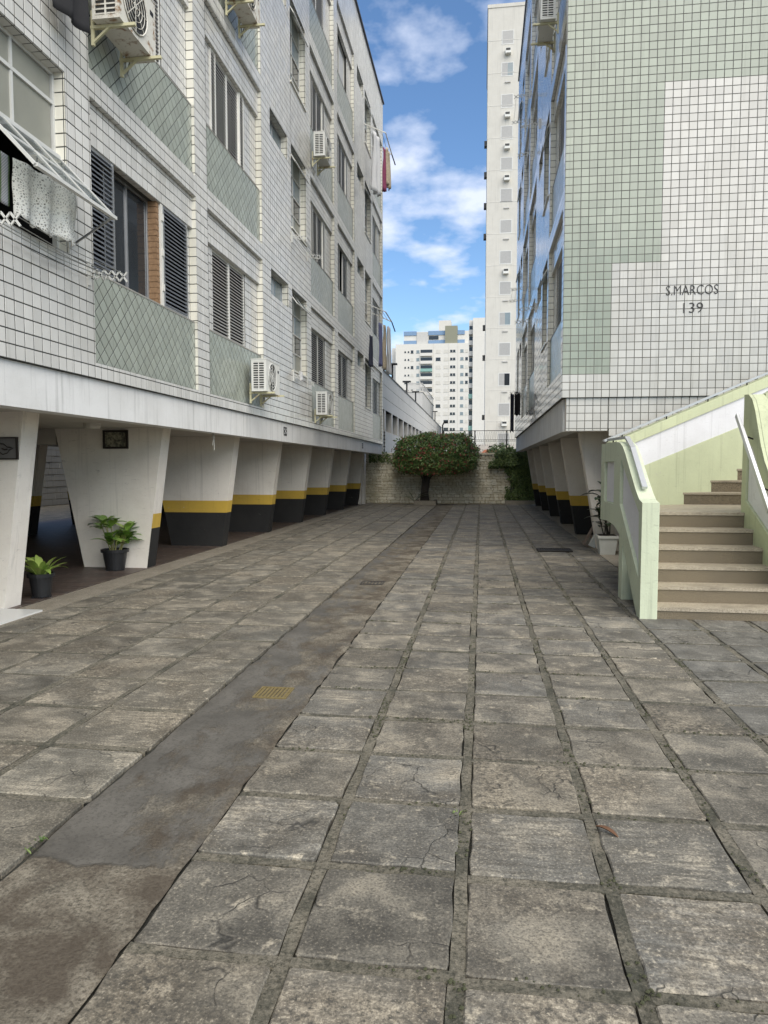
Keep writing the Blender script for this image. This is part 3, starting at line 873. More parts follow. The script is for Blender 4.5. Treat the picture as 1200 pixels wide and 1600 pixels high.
                for hz in (0.2, 0.65, 1.1): s.bx(mb, D_INF + 0.05, D_INF + 0.065, b - 0.845, b - 0.795, z0 + hz, z0 + hz + 0.09)
                mb.build('shutter_post', M['slat_white'], s.root)
            elif sp == 'half':
                s.leaf(a, a + 0.42, z0, z1, dsh, single); s.leaf(b - 0.6, b, z0, z1, dsh, single)
                s.window(a + 0.42, b - 0.6, z0, z1, -0.25, 1, 1, 'glass_dark', 'slat_white', 0.05)
            elif sp == 'curtain':
                s.window(a, b, z0, z1, -0.2, 2, 1, ('glass_dark', 'curtain'), 'slat_white', 0.04)
                s.leaf(a - 0.3, a - 0.005, z0, z1, D_INF + 0.025, False)
            elif sp == 'four':
                q = 0.22
                s.leaf(a, a + q, z0, z1, dsh + 0.03, single); s.leaf(b - q, b, z0, z1, dsh + 0.03, single)
                s.leaf(a + q, m, z0, z1, dsh, single); s.leaf(m, b - q, z0, z1, dsh, single)
            else:
                s.leaf(a, m, z0, z1, dsh, single); s.leaf(m, b, z0, z1, dsh, single)
    def plain(s, y0, y1, z0=None, z1=None):
        s.front(y0, y1, s.z_base if z0 is None else z0, s.z_top if z1 is None else z1, 0)
    # --- tiled stretch with bathroom and kitchen windows
    def section(s, y0, y1, bath, kit, near_kit=()):
        cuts = []
        if bath: cuts.append((bath[0], bath[1], 2.27, 2.76, 'bath'))
        if kit: cuts.append((kit[0], kit[1], 1.0, 2.76, 'kit'))
        cuts.sort()
        y = y0
        for a, b, za, zb_, kind in cuts:
            s.plain(y, a); y = b
            zprev = s.z_base
            for k in range(4):
                zf = s.zb + FH * k
                s.plain(a, b, zprev, zf + za); zprev = zf + zb_
                D = -0.15
                s.hole(a, b, zf + za, zf + zb_, 0, D)
                z0, z1 = zf + za, zf + zb_
                if kind == 'bath':
                    s.window(a, b, z0, z1, D, 2, 1, 'glass_frost', 'alu')
                    s.backing(a, b, z0, z1, -0.33)
                elif k in near_kit:
                    s.backing(a, b, z0, z1, -0.9)
                else:
                    o = s.window(a, b, z0, z1, D, 2, 4, ('glass_frost', 'glass_dirty', 'glass_dark'), 'alu_paint')
                    s.backing(a, b, z0, z1, -0.33)
                    mb = MB(); s.bx(mb, D + 0.03, 0.03, a - 0.02, b + 0.02, z0 - 0.03, z0 + 0.004)
                    mb.build('window_sill', M['tile_lit_cream'], s.root)
                    if random.random() < 0.7:          # top-hung sash pushed out
                        zt = z1 - 0.02; zl = z0 + (z1 - z0) * 0.77
                        p0 = Vector((s.X(D + 0.03), a + 0.03, zt)); h = zt - zl; an = R(random.uniform(18, 40))
                        p1 = Vector((s.X(D + 0.03 + h * math.sin(an)), a + 0.03, zt - h * math.cos(an)))
                        yv = Vector((0, b - a - 0.06, 0)); mb = MB()
                        for q in (p0, p1): mb.bar(q, q + yv, 0.025, 0.025)
                        for q in (0, 0.5, 1): mb.bar(p0 + yv * q, p1 + yv * q, 0.025, 0.02)
                        so = mb.build('open_sash', M['alu_paint'], s.root)
                        m2 = MB(); nrm = Vector((s.s * math.cos(an), 0, math.sin(an))) * 0.004
                        m2.extr([p0, p1, p1 + yv, p0 + yv], nrm); m2.build('pane', M['glass_clear'], so)
            s.plain(a, b, zprev, s.z_top)
        s.plain(y, y1)
# ------------------------------------------------------------------ left building
LB = empty('apartment_building', (-8.2, 13.5, 0))
tag(LB, 'long white tiled apartment block on stilts with green panels along the left side', 'building')
F = Facade(LB, -4.1, 1, 2.67, 2.5, 16.3)
S1, S2, S3, YE = 7.2, 17.0, 26.8, 29.6
F.plain(3.0, 3.4)
F.section(3.4, S1, (3.9, 5.0), (5.45, 6.75), near_kit=(0,))
def pair(S, sp1, sp2, sg1=(), sg2=()):
    F.bay(S, S + 2.8, S + 0.45, S + 2.0, sp1, sg1)
    F.plain(S + 2.8, S + 3.25)
    F.bay(S + 3.25, S + 5.95, S + 3.70, S + 5.25, sp2, sg2)
pair(S1, {0: 'open'}, {1: 'four'}, (0, 1), (0, 1))
F.section(S1 + 5.95, S2, (S1 + 6.5, S1 + 7.75), (S1 + 8.05, S1 + 9.35))
pair(S2, {1: 'four', 2: 'four'}, {1: 'half', 3: 'curtain', 2: 'four'})
F.section(S2 + 5.95, S3, (S2 + 6.5, S2 + 7.75), (S2 + 8.05, S2 + 9.35))
F.bay(S3, 29.38, S3 + 0.45, S3 + 1.9, {2: 'four'})
F.plain(29.38, YE)
# far gable (faces away) and base edge
F.c.rect((0, YE, 0), (1, 0, 0), (0, 0, 1), (0, 1, 0), -12.2, -4.1, 2.5, 16.3, 'tile_white', tiles=False)
F.flat(3.0, YE, 2.5, -1, -0.2, 0.0, tiles=False)
F.c.finish(300)
# the near kitchen window: fixed lights above, top-hung sash swung out below
a, b = 5.45, 6.75; zt, zb_, zbar = 5.43, 3.67, 4.63
w1 = F.window(a, b, zbar, zt, -0.13, 2, 2, 'glass_dirty', 'alu_paint', 0.035, zs=[zbar + 0.03, zt - 0.30, zt - 0.03])
fr = MB()
for y in (a, b - 0.04): F.bx(fr, -0.15, -0.10, y, y + 0.04, zb_, zbar)
F.bx(fr, -0.15, -0.10, a + 0.04, b - 0.04, zb_, zb_ + 0.04)
F.bx(fr, -0.16, -0.06, a, b, zbar - 0.03, zbar + 0.002)
fr.build('window_frame', M['alu_paint'], LB)
p0 = Vector((-4.17, a + 0.03, zbar - 0.03)); p1 = Vector((-3.60, a + 0.03, 4.00)); yv = Vector((0, b - a - 0.03, 0))
mb = MB()
mb.bar(p0, p0 + yv, 0.035, 0.03); mb.bar(p1, p1 + yv, 0.04, 0.03)
for q in (0, 0.333, 0.667, 1): mb.bar(p0 + yv * q, p1 + yv * q, 0.022 if 0 < q < 1 else 0.035, 0.025)
pm = p0.lerp(p1, 0.5); mb.bar(pm, pm + yv, 0.02, 0.02)
so = mb.build('open_sash', M['alu_paint'], LB)
for i in range(3):
    for j in range(2):
        q0 = p0.lerp(p1, j / 2) + yv * (i / 3 + 0.015); q1 = p0.lerp(p1, (j + 1) / 2) + yv * (i / 3 + 0.015)
        dv = yv * (1 / 3 - 0.03); m2 = MB(); m2.extr([q0, q1, q1 + dv, q0 + dv], (0.003, 0, 0.003)); m2.build('pane', M['glass_clear'], so)
mb = MB(); mb.bar((-4.12, b + 0.02, 3.74), (-3.63, b - 0.02, 4.00), 0.012, 0.02); mb.build('sash_stay', M['alu'], LB)
# opaque body behind the cladding, added to block light leaks
mb = MB(); mb.box(-12.2, -5.02, -3, YE - 0.01, 2.5, 16.25); mb.box(-4.98, -4.112, -3.0, 3.0, 2.5, 16.25)
mb.box(-5.0, -4.44, 3.0, 5.2, 2.5, 16.25); mb.box(-5.0, -4.44, 7.0, YE - 0.01, 2.5, 16.25); mb.box(-5.0, -4.44, 5.2, 7.0, 5.5, 16.25)
mb.build('building_core', M['interior_shade'], LB)
mb = MB(); mb.box(-4.36, -4.14, -3, YE - 0.03, 2.09, 2.497)
mb.build('edge_beam', M['paint_beam'], LB)
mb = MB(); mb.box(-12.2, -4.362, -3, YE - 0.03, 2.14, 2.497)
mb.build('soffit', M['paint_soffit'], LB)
mb = MB(); mb.box(-12.2, -4.04, -3, YE + 0.05, 16.3, 16.36)
mb.build('roof_flashing', M['roof_edge'], LB)
PY = [7.15 + 3.03 * k for k in range(8)]
def trapezoid(mb, xt0, xt1, xb0, xb1, ya, yb, z0, z1, ztop=2.14, grow=0.0, mi=0):
    def xs(z):
        t = z / ztop
        return xb0 + (xt0 - xb0) * t - grow, xb1 + (xt1 - xb1) * t + grow
    (a0, a1), (b0, b1) = xs(z0), xs(z1)
    ya -= grow; yb += grow
    mb.hexa([(a0, ya, z0), (a1, ya, z0), (a1, yb, z0), (a0, yb, z0)], [(b0, ya, z1), (b1, ya, z1), (b1, yb, z1), (b0, yb, z1)], mi)
def pillar(root, xt0, xt1, xb0, xb1, y, bands='all', th=0.28, ztop=2.14):
    m = MB(); trapezoid(m, xt0, xt1, xb0, xb1, y, y + th, 0.0, ztop, ztop)
    o = m.build('pillar', M['paint_white'], root)
    if bands == 'all':
        m = MB(); trapezoid(m, xt0, xt1, xb0, xb1, y, y + th, 0.0, 0.67, ztop, 0.003); m.build('black_base', M['paint_black'], o)
        m = MB(); trapezoid(m, xt0, xt1, xb0, xb1, y, y + th, 0.67, 0.90, ztop, 0.003); m.build('yellow_band', M['paint_yellow'], o)
    elif bands == 'edge':
        for z0, z1, nm, mt in ((0.0, 0.62, 'black_base', 'paint_black'), (0.62, 0.84, 'yellow_band', 'paint_yellow')):
            m = MB(); t0, t1 = z0 / ztop, z1 / ztop
            x0 = xb1 + (xt1 - xb1) * t0; x1 = xb1 + (xt1 - xb1) * t1
            m.hexa([(x0 - 0.05, y + 0.03, z0), (x0 + 0.003, y + 0.001, z0), (x0 + 0.003, y + th + 0.003, z0), (x0 - 0.05, y + th + 0.003, z0)],
                   [(x1 - 0.05, y + 0.03, z1), (x1 + 0.003, y + 0.001, z1), (x1 + 0.003, y + th + 0.003, z1), (x1 - 0.05, y + th + 0.003, z1)])
            m.build(nm, M[mt], o)
    return o
for k, y in enumerate(PY):
    o_ = (-0.11, -0.05)[k] if k < 2 else 0.0
    pillar(LB, -6.45 + o_, -4.70 + o_, -6.02 + o_, -5.0 + o_, y - (0.17 if k == 0 else 0), 'none' if k == 0 else ('edge' if k == 1 else 'all'))
for k in range(-1, 7):
    pillar(LB, -11.2, -9.75, -10.9, -10.1, 8.67 + 3.03 * k, 'all')
for y in (7.15, 10.18):                      # cross beams beneath the slab
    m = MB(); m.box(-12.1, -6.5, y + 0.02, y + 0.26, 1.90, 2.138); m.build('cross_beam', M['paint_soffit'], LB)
m = MB(); m.box(-12.1, -11.9, -3, 17.6, 0, 2.138); m.box(-12.1, -11.9, 21.6, 29.4, 0, 2.138); m.build('garage_back_wall', M['interior_shade'], LB)  # added to shut out rear daylight; near-black to keep the undercroft dark
m = MB(); m.box(-6.6, -4.95, 29.05, 29.3, 0, 2.138); m.build('end_wall', M['paint_white'], LB)
# small enamel number plates on the beam
for (y, z) in ((14.75, 2.31), (24.7, 2.30)):
    m = MB(); m.box(-4.14, -4.134, y - 0.12, y + 0.12, z - 0.09, z + 0.09); o = m.build('number_plate', M['letter'], LB)
    for (dy, dz) in ((-0.06, 0.04), (0.05, 0.04), (-0.05, -0.045), (0.06, -0.03), (0, 0.0)):
        m = MB(); m.box(-4.134, -4.132, y + dy - 0.022, y + dy + 0.022, z + dz - 0.015, z + dz + 0.02); m.build('plate_mark', M['cloth_white'], o)

# ------------------------------------------------------------------ right building
RB = empty('apartment_building', (6.0, 21.0, 0))
tag(RB, 'white and sage tiled apartment block lettered S. MARCOS 139 on the right', 'building')
XR, YR = 1.35, 12.5
ZB, ZBASE, ZTOP = 3.20, 2.73, 16.83
G = Facade(RB, XR, -1, ZB, ZBASE, ZTOP); G.main = 'tile_gloss'
G.plain(YR, 12.74)
G.bay(12.74, 15.3, 13.1, 14.7)
G.section(15.3, 19.1, (17.2, 18.3), (15.6, 16.8))
G.bay(19.1, 21.9, 19.5, 21.1, {1: 'four'})
G.plain(21.9, 22.25)
G.bay(22.25, 25.05, 22.7, 24.3)
G.section(25.05, 28.9, (25.5, 26.6), (27.1, 28.4))
G.plain(28.9, 29.6)
G.flat(YR, 29.6, ZBASE, -1, -0.2, 0.0, tiles=False)
# south gable with the lettering
W1 = lambda x0, x1, z0, z1, mat, y=YR, tiles=True: G.c.rect((0, y, 0), (1, 0, 0), (0, 0, 1), (0, -1, 0), x0, x1, z0, z1, mat, False, tiles, XR, ZBASE)
xa = XR + TP * 6; xb = XR + TP * 12; XE = 6.6
zA = ZBASE + TP * 3; zM = ZBASE + TP * 17; zT = ZBASE + TP * 39
W1(XR, XE, ZBASE, zA, 'tile_dimmed_white')
W1(XR, xa, zA, ZTOP, 'tile_sage')
W1(xa, xb, zA, zM, 'tile_dimmed_white'); W1(xa, xb, zM, ZTOP, 'tile_sage')
W1(xb, XE, zA, zT, 'tile_dimmed_white'); W1(xb, XE, zT, ZTOP, 'tile_sage')
G.c.rect((0, YR, ZBASE), (1, 0, 0), (0, 1, 0), (0, 0, -1), XR, XE, 0, 0.04, 'tile_dimmed_white', False, False)
# lower, set-back tiling
W1(1.43, 2.12, 2.17, ZBASE, 'tile_dimmed_white', YR + 0.04)
W1(2.12, XE, ZBASE - 4 * TP, ZBASE, 'tile_dimmed_white', YR + 0.04)
for q in range(4, 21):
    zz = ZBASE - q * TP; W1(2.12 + 0.33 * (q - 3.5) * TP, XE, max(0.0, zz - TP), zz, 'tile_dimmed_white', YR + 0.04)
G.c.finish(300, 'grout_pale')
mb = MB(); mb.box(1.43, 2.12, YR + 0.045, YR + 0.22, 2.165, ZBASE - 0.003); mb.hexa([(2.86, YR + 0.045, 0), (XE, YR + 0.045, 0), (XE, YR + 0.22, 0), (2.86, YR + 0.22, 0)], [(2.125, YR + 0.045, ZBASE - 0.003), (XE, YR + 0.045, ZBASE - 0.003), (XE, YR + 0.22, ZBASE - 0.003), (2.125, YR + 0.22, ZBASE - 0.003)])
mb.build('gable_base', M['paint_white'], RB)
mb = MB(); mb.box(XR + 0.38, 12, YR + 0.012, 29.59, ZBASE, ZTOP - 0.02); mb.box(XE, 12, YR, YR + 0.2, 0, ZTOP - 0.02)
mb.build('building_core', M['interior_shade'], RB)  # opaque core added to block light behind the cladding
mb = MB(); mb.box(XR + 0.05, XR + 0.30, YR + 0.24, 29.57, 2.17, ZBASE - 0.003); mb.build('edge_beam', M['paint_beam'], RB)
mb = MB(); mb.box(XR + 0.302, 12, YR + 0.24, 29.57, 2.21, ZBASE - 0.003); mb.build('soffit', M['paint_soffit'], RB)
mb = MB(); mb.box(XR - 0.04, 12, YR - 0.04, 29.65, ZTOP, ZTOP + 0.06); mb.build('roof_flashing', M['roof_edge'], RB)
for k in range(6):
    pillar(RB, 1.80, 3.6, 2.18, 3.25, 13.62 + 3.03 * k, 'none' if k == 0 else 'all', ztop=2.21)
mb = MB(); mb.box(3.4, 3.55, 13.0, 29.4, 0, 2.2); mb.build('garage_back_wall', M['paint_white'], RB)
mb = MB(); mb.box(2.3, 3.4, 13.45, 13.53, 0, 2.2)
o = mb.build('infill_wall', M['paint_white'], RB)
def text_mesh(name, body, x0, x1, zc, hgt, y, parent):
    cu = bpy.data.curves.new(name, 'FONT'); cu.body = body; cu.extrude = 0.004; cu.offset = -0.010; cu.resolution_u = 3
    ob = bpy.data.objects.new('tmp', cu); COL.objects.link(ob)
    dg = bpy.context.evaluated_depsgraph_get(); dg.update()
    me = bpy.data.meshes.new_from_object(ob.evaluated_get(dg))
    xs = [v.co.x for v in me.vertices]; ys = [v.co.y for v in me.vertices]
    sx = (x1 - x0) / (max(xs) - min(xs)); sy = hgt / (max(ys) - min(ys)); mx, my = min(xs), min(ys)
    base = wl(parent)
    for v in me.vertices:
        X = x0 + (v.co.x - mx) * sx; Z = zc - hgt / 2 + (v.co.y - my) * sy; Y = y - 0.004 - v.co.z
        v.co = Vector((X, Y, Z)) - base
    me.materials.clear(); me.materials.append(M['letter'])
    bpy.data.objects.remove(ob)
    o = bpy.data.objects.new(name, me); COL.objects.link(o); o.parent = parent
    return o
text_mesh('building_name', 'S.MARCOS', 3.01, 3.83, 4.47, 0.155, YR - TH, RB)
text_mesh('building_number', '139', 3.29, 3.60, 4.18, 0.165, YR - TH, RB)
# ------------------------------------------------------------------ outside staircase
ST = empty('staircase', (2.6, 8.6, 0))
tag(ST, 'outside staircase with speckled brown steps between curved pale green parapets', 'staircase')
XL, XLi, XRi = 1.62, 1.79, 3.13
SY, TD = 7.50, 0.30
tops = [0.12, 0.29, 0.465, 0.645, 0.825, 1.005]
for i, zt in enumerate(tops):
    y0 = SY + TD * i; y1 = y0 + TD if i < 5 else 11.0
    x0 = XLi - 0.002 if i else XL + 0.03
    xr = 3.6 if i < 3 else XRi + 0.06
    if i == 5: xr = 4.3
    zb0 = 0.0 if i == 0 else tops[i - 1] - 0.03
    m = MB()
    m.box(x0, xr, y0, y1 + 0.02 if i < 5 else y1, 0.0 if i < 3 else max(0.0, zt - (0.45 if i < 5 else 0.14)), zt - 0.035)
    m.box(x0, xr - 0.001, y0 - 0.012, y1 + 0.01 if i < 5 else y1, zt - 0.035, zt, 1)     # nosing slab in the paler, lit-looking copy of the stone
    if i == 5: m.box(x0, XRi + 0.06, y0, y0 + 0.08, zt - 0.42, zt - 0.14)
    m.build('step', [M['step'], M['lit_tread']], ST)
def diag_y(x): return 10.20 + (x - 1.79) * 0.64
for i in range(6):
    zt = 1.18 + 0.173 * i; y0 = 10.92 + 0.30 * i
    xl = 1.79 + (y0 - 10.20) / 0.64
    m = MB()
    m.hexa([(xl - 0.1, y0, zt - 0.173), (4.9, y0, zt - 0.173), (4.9, y0 + 0.34, zt - 0.173), (xl + 0.43, y0 + 0.34, zt - 0.173)],
           [(xl - 0.1, y0, zt - 0.03), (4.9, y0, zt - 0.03), (4.9, y0 + 0.34, zt - 0.03), (xl + 0.43, y0 + 0.34, zt - 0.03)])
    m.hexa([(xl - 0.1, y0 - 0.012, zt - 0.03), (4.899, y0 - 0.012, zt - 0.03), (4.899, y0 + 0.33, zt - 0.03), (xl + 0.42, y0 + 0.33, zt - 0.03)],
           [(xl - 0.1, y0 - 0.012, zt), (4.899, y0 - 0.012, zt), (4.899, y0 + 0.33, zt), (xl + 0.42, y0 + 0.33, zt)], 1)
    m.build('step', [M['step'], M['lit_tread']], ST)
# left parapet: side profile in (y, z)
prof = [(7.47, 0.0), (7.62, 0.0), (7.86, 0.18), (8.10, 0.40), (8.34, 0.60), (8.62, 0.76), (9.0, 0.84), (9.5, 0.86), (10.0, 0.84),
        (10.0, 1.86), (9.0, 1.86), (8.72, 1.84), (8.55, 1.79), (8.38, 1.70), (8.16, 1.55), (7.95, 1.41), (7.76, 1.29), (7.62, 1.22), (7.47, 1.19)]
def bevel_slab(mb, prof, xo, xi, bv=0.012):
    # slab between x = xo and x = xi with chamfered rim
    n = len(prof); cy = sum(p[0] for p in prof) / n; cz = sum(p[1] for p in prof) / n
    area = sum(prof[k][0] * prof[(k + 1) % n][1] - prof[(k + 1) % n][0] * prof[k][1] for k in range(n))
    P = prof if area > 0 else prof[::-1]
    def inset(d):
        out = []
        for k in range(n):
            a, b, c = Vector(P[k - 1]), Vector(P[k]), Vector(P[(k + 1) % n])
            e1 = (b - a).normalized(); e2 = (c - b).normalized()
            n1 = Vector((-e1.y, e1.x)); n2 = Vector((-e2.y, e2.x)); nn = (n1 + n2).normalized()
            out.append(b + nn * d)
        return out
    ins = inset(bv); s = 1 if xi > xo else -1
    rings = [[(xo, p.x, p.y) for p in ins], [(xo + s * bv, p[0], p[1]) for p in P], [(xi - s * bv, p[0], p[1]) for p in P], [(xi, p.x, p.y) for p in ins]]
    i0 = len(mb.v)
    for r in rings: mb.v.extend(r)
    for r in range(3):
        for k in range(n):
            q = (k + 1) % n
            f = (i0 + r * n + k, i0 + r * n + q, i0 + (r + 1) * n + q, i0 + (r + 1) * n + k)
            mb.f.append(f if s < 0 else f[::-1]); mb.m.append(0)
    a = tuple(i0 + k for k in range(n)); b = tuple(i0 + 3 * n + k for k in range(n))
    mb.f.append(a[::-1] if s > 0 else a); mb.f.append(b if s > 0 else b[::-1]); mb.m.extend([0, 0])
from mathutils.geometry import tessellate_polygon
def plate(mb, outer, holes, x0, x1):
    """skin between x0 (seen face) and x1 with real openings; loops in (y, z)"""
    loops = [outer] + holes
    flat = [p for l in loops for p in l]
    tris = tessellate_polygon([[Vector((p[0], p[1], 0)) for p in l] for l in loops])
    i0 = len(mb.v)
    mb.v.extend((x0, p[0], p[1]) for p in flat); mb.v.extend((x1, p[0], p[1]) for p in flat)
    n = len(flat)
    for a, b, c in tris:
        A, B, C_ = flat[a], flat[b], flat[c]
        ar = (B[0] - A[0]) * (C_[1] - A[1]) - (C_[0] - A[0]) * (B[1] - A[1])
        f = (a, b, c) if (ar < 0) == (x0 < x1) else (c, b, a)
        mb.f.append(tuple(i0 + q for q in f)); mb.m.append(0)
    s = 0
    for l in loops:
        for k in range(len(l)):
            q = (k + 1) % len(l); mb.f.append((i0 + s + k, i0 + s + q, i0 + n + s + q, i0 + n + s + k)); mb.m.append(0)
        s += len(l)
hole_a = [(9.05, 1.10), (9.74, 1.10), (9.74, 1.62), (9.05, 1.62)]
hole_b = [(7.58, 0.40), (7.62, 1.08), (8.00, 1.28), (8.66, 1.66), (8.66, 1.12)]
m = MB(); bevel_slab(m, prof, XL + 0.04, XLi, 0.006); plate(m, prof, [hole_a, hole_b], XL, XL + 0.045)
lp = m.build('parapet', M['paint_green2'], ST)
def panel(mb_name, pts, x, sgn, parent, mat):
    m = MB(); m.extr([(x, y, z) for y, z in pts], (sgn * 0.004, 0, 0)); return m.build(mb_name, M[mat], parent)
def grow(pts, d):
    cy = sum(p[0] for p in pts) / len(pts); cz = sum(p[1] for p in pts) / len(pts)
    return [(y + (cy - y) * d, z + (cz - z) * d) for y, z in pts]
panel('white_panel', grow(hole_a, 0.02), XL + 0.039, -1, lp, 'paint_panel')
panel('white_panel', grow(hole_b, 0.02), XL + 0.039, -1, lp, 'paint_panel')
m = MB(); m.box(XL + 0.02, XL + 0.15, 8.55, 8.75, 0.0, 0.85); m.build('support_post', M['paint_green2'], ST)
m = MB(); m.box(2.6, 3.2, 8.45, 9.0, 0.0, 0.19); m.box(2.6, 4.4, 9.05, 11.0, 0.0, 0.55); m.build('stair_base', M['paint_white'], ST)
# diagonal rear parapet rising to the right
def dpt(x, off=0.0): return (x - off * 0.54, diag_y(x) + off * 0.84)
x0, x1 = 1.83, 5.4
def topz(x): return 1.88 + (x - 1.79) * 0.405
def basez(x): return 0.80 + max(0.0, (x - 2.4)) * 0.33
A = [dpt(x0), dpt(x1)]; B = [dpt(x0, 0.16), dpt(x1, 0.16)]
m = MB()
m.hexa([(A[0][0], A[0][1], 0.85), (A[1][0], A[1][1], 0.85), (B[1][0], B[1][1], 0.85), (B[0][0], B[0][1], 0.85)],
       [(A[0][0], A[0][1], topz(x0)), (A[1][0], A[1][1], topz(x1)), (B[1][0], B[1][1], topz(x1)), (B[0][0], B[0][1], topz(x0))])
dp = m.build('parapet', M['paint_green'], ST)
nrm = Vector((0.54, -0.84, 0)).normalized()
def on_d(x, z, d): p = Vector((x, diag_y(x), z)) + nrm * d; return p
m = MB(); m.extr([on_d(2.0, topz(2.0) - 0.50, 0.0), on_d(5.3, topz(5.3) - 0.62, 0.0), on_d(5.3, topz(5.3) - 0.15, 0.0), on_d(2.0, topz(2.0) - 0.12, 0.0)], nrm * 0.004)
m.build('white_panel', M['paint_panel'], dp)
m = MB()
m.extr([on_d(1.84, topz(1.84) - 0.115, 0.0), on_d(5.38, topz(5.38) - 0.145, 0.0), on_d(5.38, topz(5.38) + 0.012, 0.0), on_d(1.84, topz(1.84) + 0.012, 0.0)], nrm * 0.03)
m.extr([on_d(1.84, 0.85, 0.0), on_d(5.38, 1.0, 0.0), on_d(5.38, topz(5.38) - 0.625, 0.0), on_d(2.0, topz(2.0) - 0.505, 0.0), on_d(1.84, topz(1.84) - 0.5, 0.0)], nrm * 0.02)
m.build('parapet_rim', M['paint_green'], dp)
# right parapet sweeping down towards the viewer, and the inner wall behind it
prof = [(8.02, 0.30), (9.12, 0.62), (9.12, 2.42), (8.98, 2.41), (8.86, 2.34), (8.76, 2.20), (8.66, 2.00), (8.56, 1.80), (8.44, 1.62), (8.28, 1.46), (8.10, 1.35), (7.85, 1.27), (7.6, 1.22), (7.6, 0.30)]
hole_c = [(8.05, 0.70), (8.98, 1.15), (8.98, 1.85), (8.80, 1.78), (8.62, 1.55), (8.40, 1.32), (8.05, 1.12)]
m = MB(); bevel_slab(m, prof, XRi + 0.03, XRi + 0.18); plate(m, prof, [hole_c], XRi, XRi + 0.035)
rp = m.build('parapet', M['paint_green'], ST)
panel('white_panel', grow(hole_c, 0.02), XRi + 0.029, -1, rp, 'paint_panel')
m = MB()
pr = [(3.32, 0.3), (6.5, 0.3), (6.5, 3.6), (5.2, 3.12), (4.2, 2.78), (3.6, 2.56), (3.42, 2.48), (3.32, 2.42)]
m.extr([(x, 8.98, z) for x, z in pr], (0, 0.14, 0)); m.build('inner_wall', M['paint_green'], ST)
pr = [(3.46, 1.75), (3.50, 1.68), (6.4, 2.0), (6.4, 3.3), (4.2, 2.58), (3.62, 2.36), (3.50, 2.28), (3.46, 2.2)]
m = MB(); m.extr([(x, 8.975, z) for x, z in pr], (0, 0.003, 0)); m.build('white_panel', M['paint_panel'], rp)
# handrails
def rail(pts, wd, hg, posts, parent, off):
    m = MB()
    for k in range(len(pts) - 1): m.bar(pts[k], pts[k + 1], wd, hg)
    o = m.build('handrail', M['rail'], parent)
    for p in posts:
        m = MB(); m.tube([p, (p[0] + off[0], p[1] + off[1], p[2] + off[2])], 0.010, 6); m.build('rail_bracket', M['dark_metal'], o)
    return o
rail([(3.02, 9.02, 2.17), (3.03, 8.0, 1.08)], 0.035, 0.06, [(3.02, 8.8, 1.92), (3.03, 8.25, 1.33)], ST, (0.13, 0, -0.05))
rail([(1.70, 9.92, 1.915), (1.70, 8.72, 1.90), (1.70, 8.38, 1.77), (1.70, 7.74, 1.335)], 0.055, 0.03, [(1.70, 9.6, 1.91), (1.70, 8.45, 1.80), (1.70, 7.85, 1.40)], ST, (0, 0, -0.06))
q = lambda x, dz: (x - 0.04, diag_y(x) + 0.06, topz(x) + dz)
rail([q(1.72, 0.06), q(5.3, 0.06)], 0.04, 0.025, [q(x, 0.06) for x in (2.0, 2.7, 3.4, 4.1, 4.8)], ST, (0, 0, -0.07))
# ------------------------------------------------------------------ rubble boundary wall
BW = empty('boundary_wall', (-1.5, 30.7, 0))
tag(BW, 'whitewashed rubble stone wall closing the far end of the courtyard', 'wall')
m = MB(); m.box(-9, 2.6, 30.55, 30.85, -0.05, 2.08); m.build('wall_core', M['rubble_joint'], BW)
m = MB(); m.box(-9.02, 2.62, 30.46, 30.88, 2.08, 2.16); m.build('coping', M['rubble'], BW)
stones = []
z = 0.0
rr = random.Random(5)
while z < 2.05:
    h = rr.uniform(0.075, 0.15)
    if z + h > 2.05: h = 2.08 - z
    x = -6.0 - rr.random() * 0.3
    while x < 2.6:
        l = rr.choice((rr.uniform(0.10, 0.2), rr.uniform(0.15, 0.45)))
        stones.append((x, x + l, z, z + h)); x += l
    z += h
def stone(mb, x0, x1, z0, z1):
    g = 0.006; x0 += g; x1 -= g; z0 += g; z1 -= g
    cx, cz = (x0 + x1) / 2, (z0 + z1) / 2; f = rr.uniform(0.015, 0.05)
    c = 0.25 * min(x1 - x0, z1 - z0)
    pts = [(x0 + c, z0), (x1 - c, z0), (x1, z0 + c), (x1, z1 - c), (x1 - c, z1), (x0 + c, z1), (x0, z1 - c), (x0, z0 + c)]
    pts = [(x + rr.uniform(-.016, .016), z + rr.uniform(-.016, .016)) for x, z in pts]
    i = len(mb.v)
    for x, z in pts: mb.v.append((x, 30.552, z))
    for x, z in pts: mb.v.append((cx + (x - cx) * 0.82, 30.55 - f, cz + (z - cz) * 0.80))
    for k in range(8):
        q = (k + 1) % 8; mb.f.append((i + k, i + q, i + 8 + q, i + 8 + k)); mb.m.append(0)
    mb.f.append(tuple(i + 8 + k for k in range(8))); mb.m.append(0)
stones.sort(key=lambda s: -(s[1] - s[0]) * (s[3] - s[2]) if -4.8 < s[0] < 2.0 else 1)
rest = MB()
for i, s_ in enumerate(stones):
    if i < 300:
        mb = MB(); stone(mb, *s_); mb.build('stone', M['rubble'], BW)
    else: stone(rest, *s_)
stuff(rest.build('stones_rest', M['rubble'], BW))
m = MB(); m.box(-5.35, -4.88, 29.6, 29.95, 0, 2.12)
tag(m.build('wall_pier', M['paint_white']), 'plain white pier beside the rubble wall under the far end of the left block', 'pier')
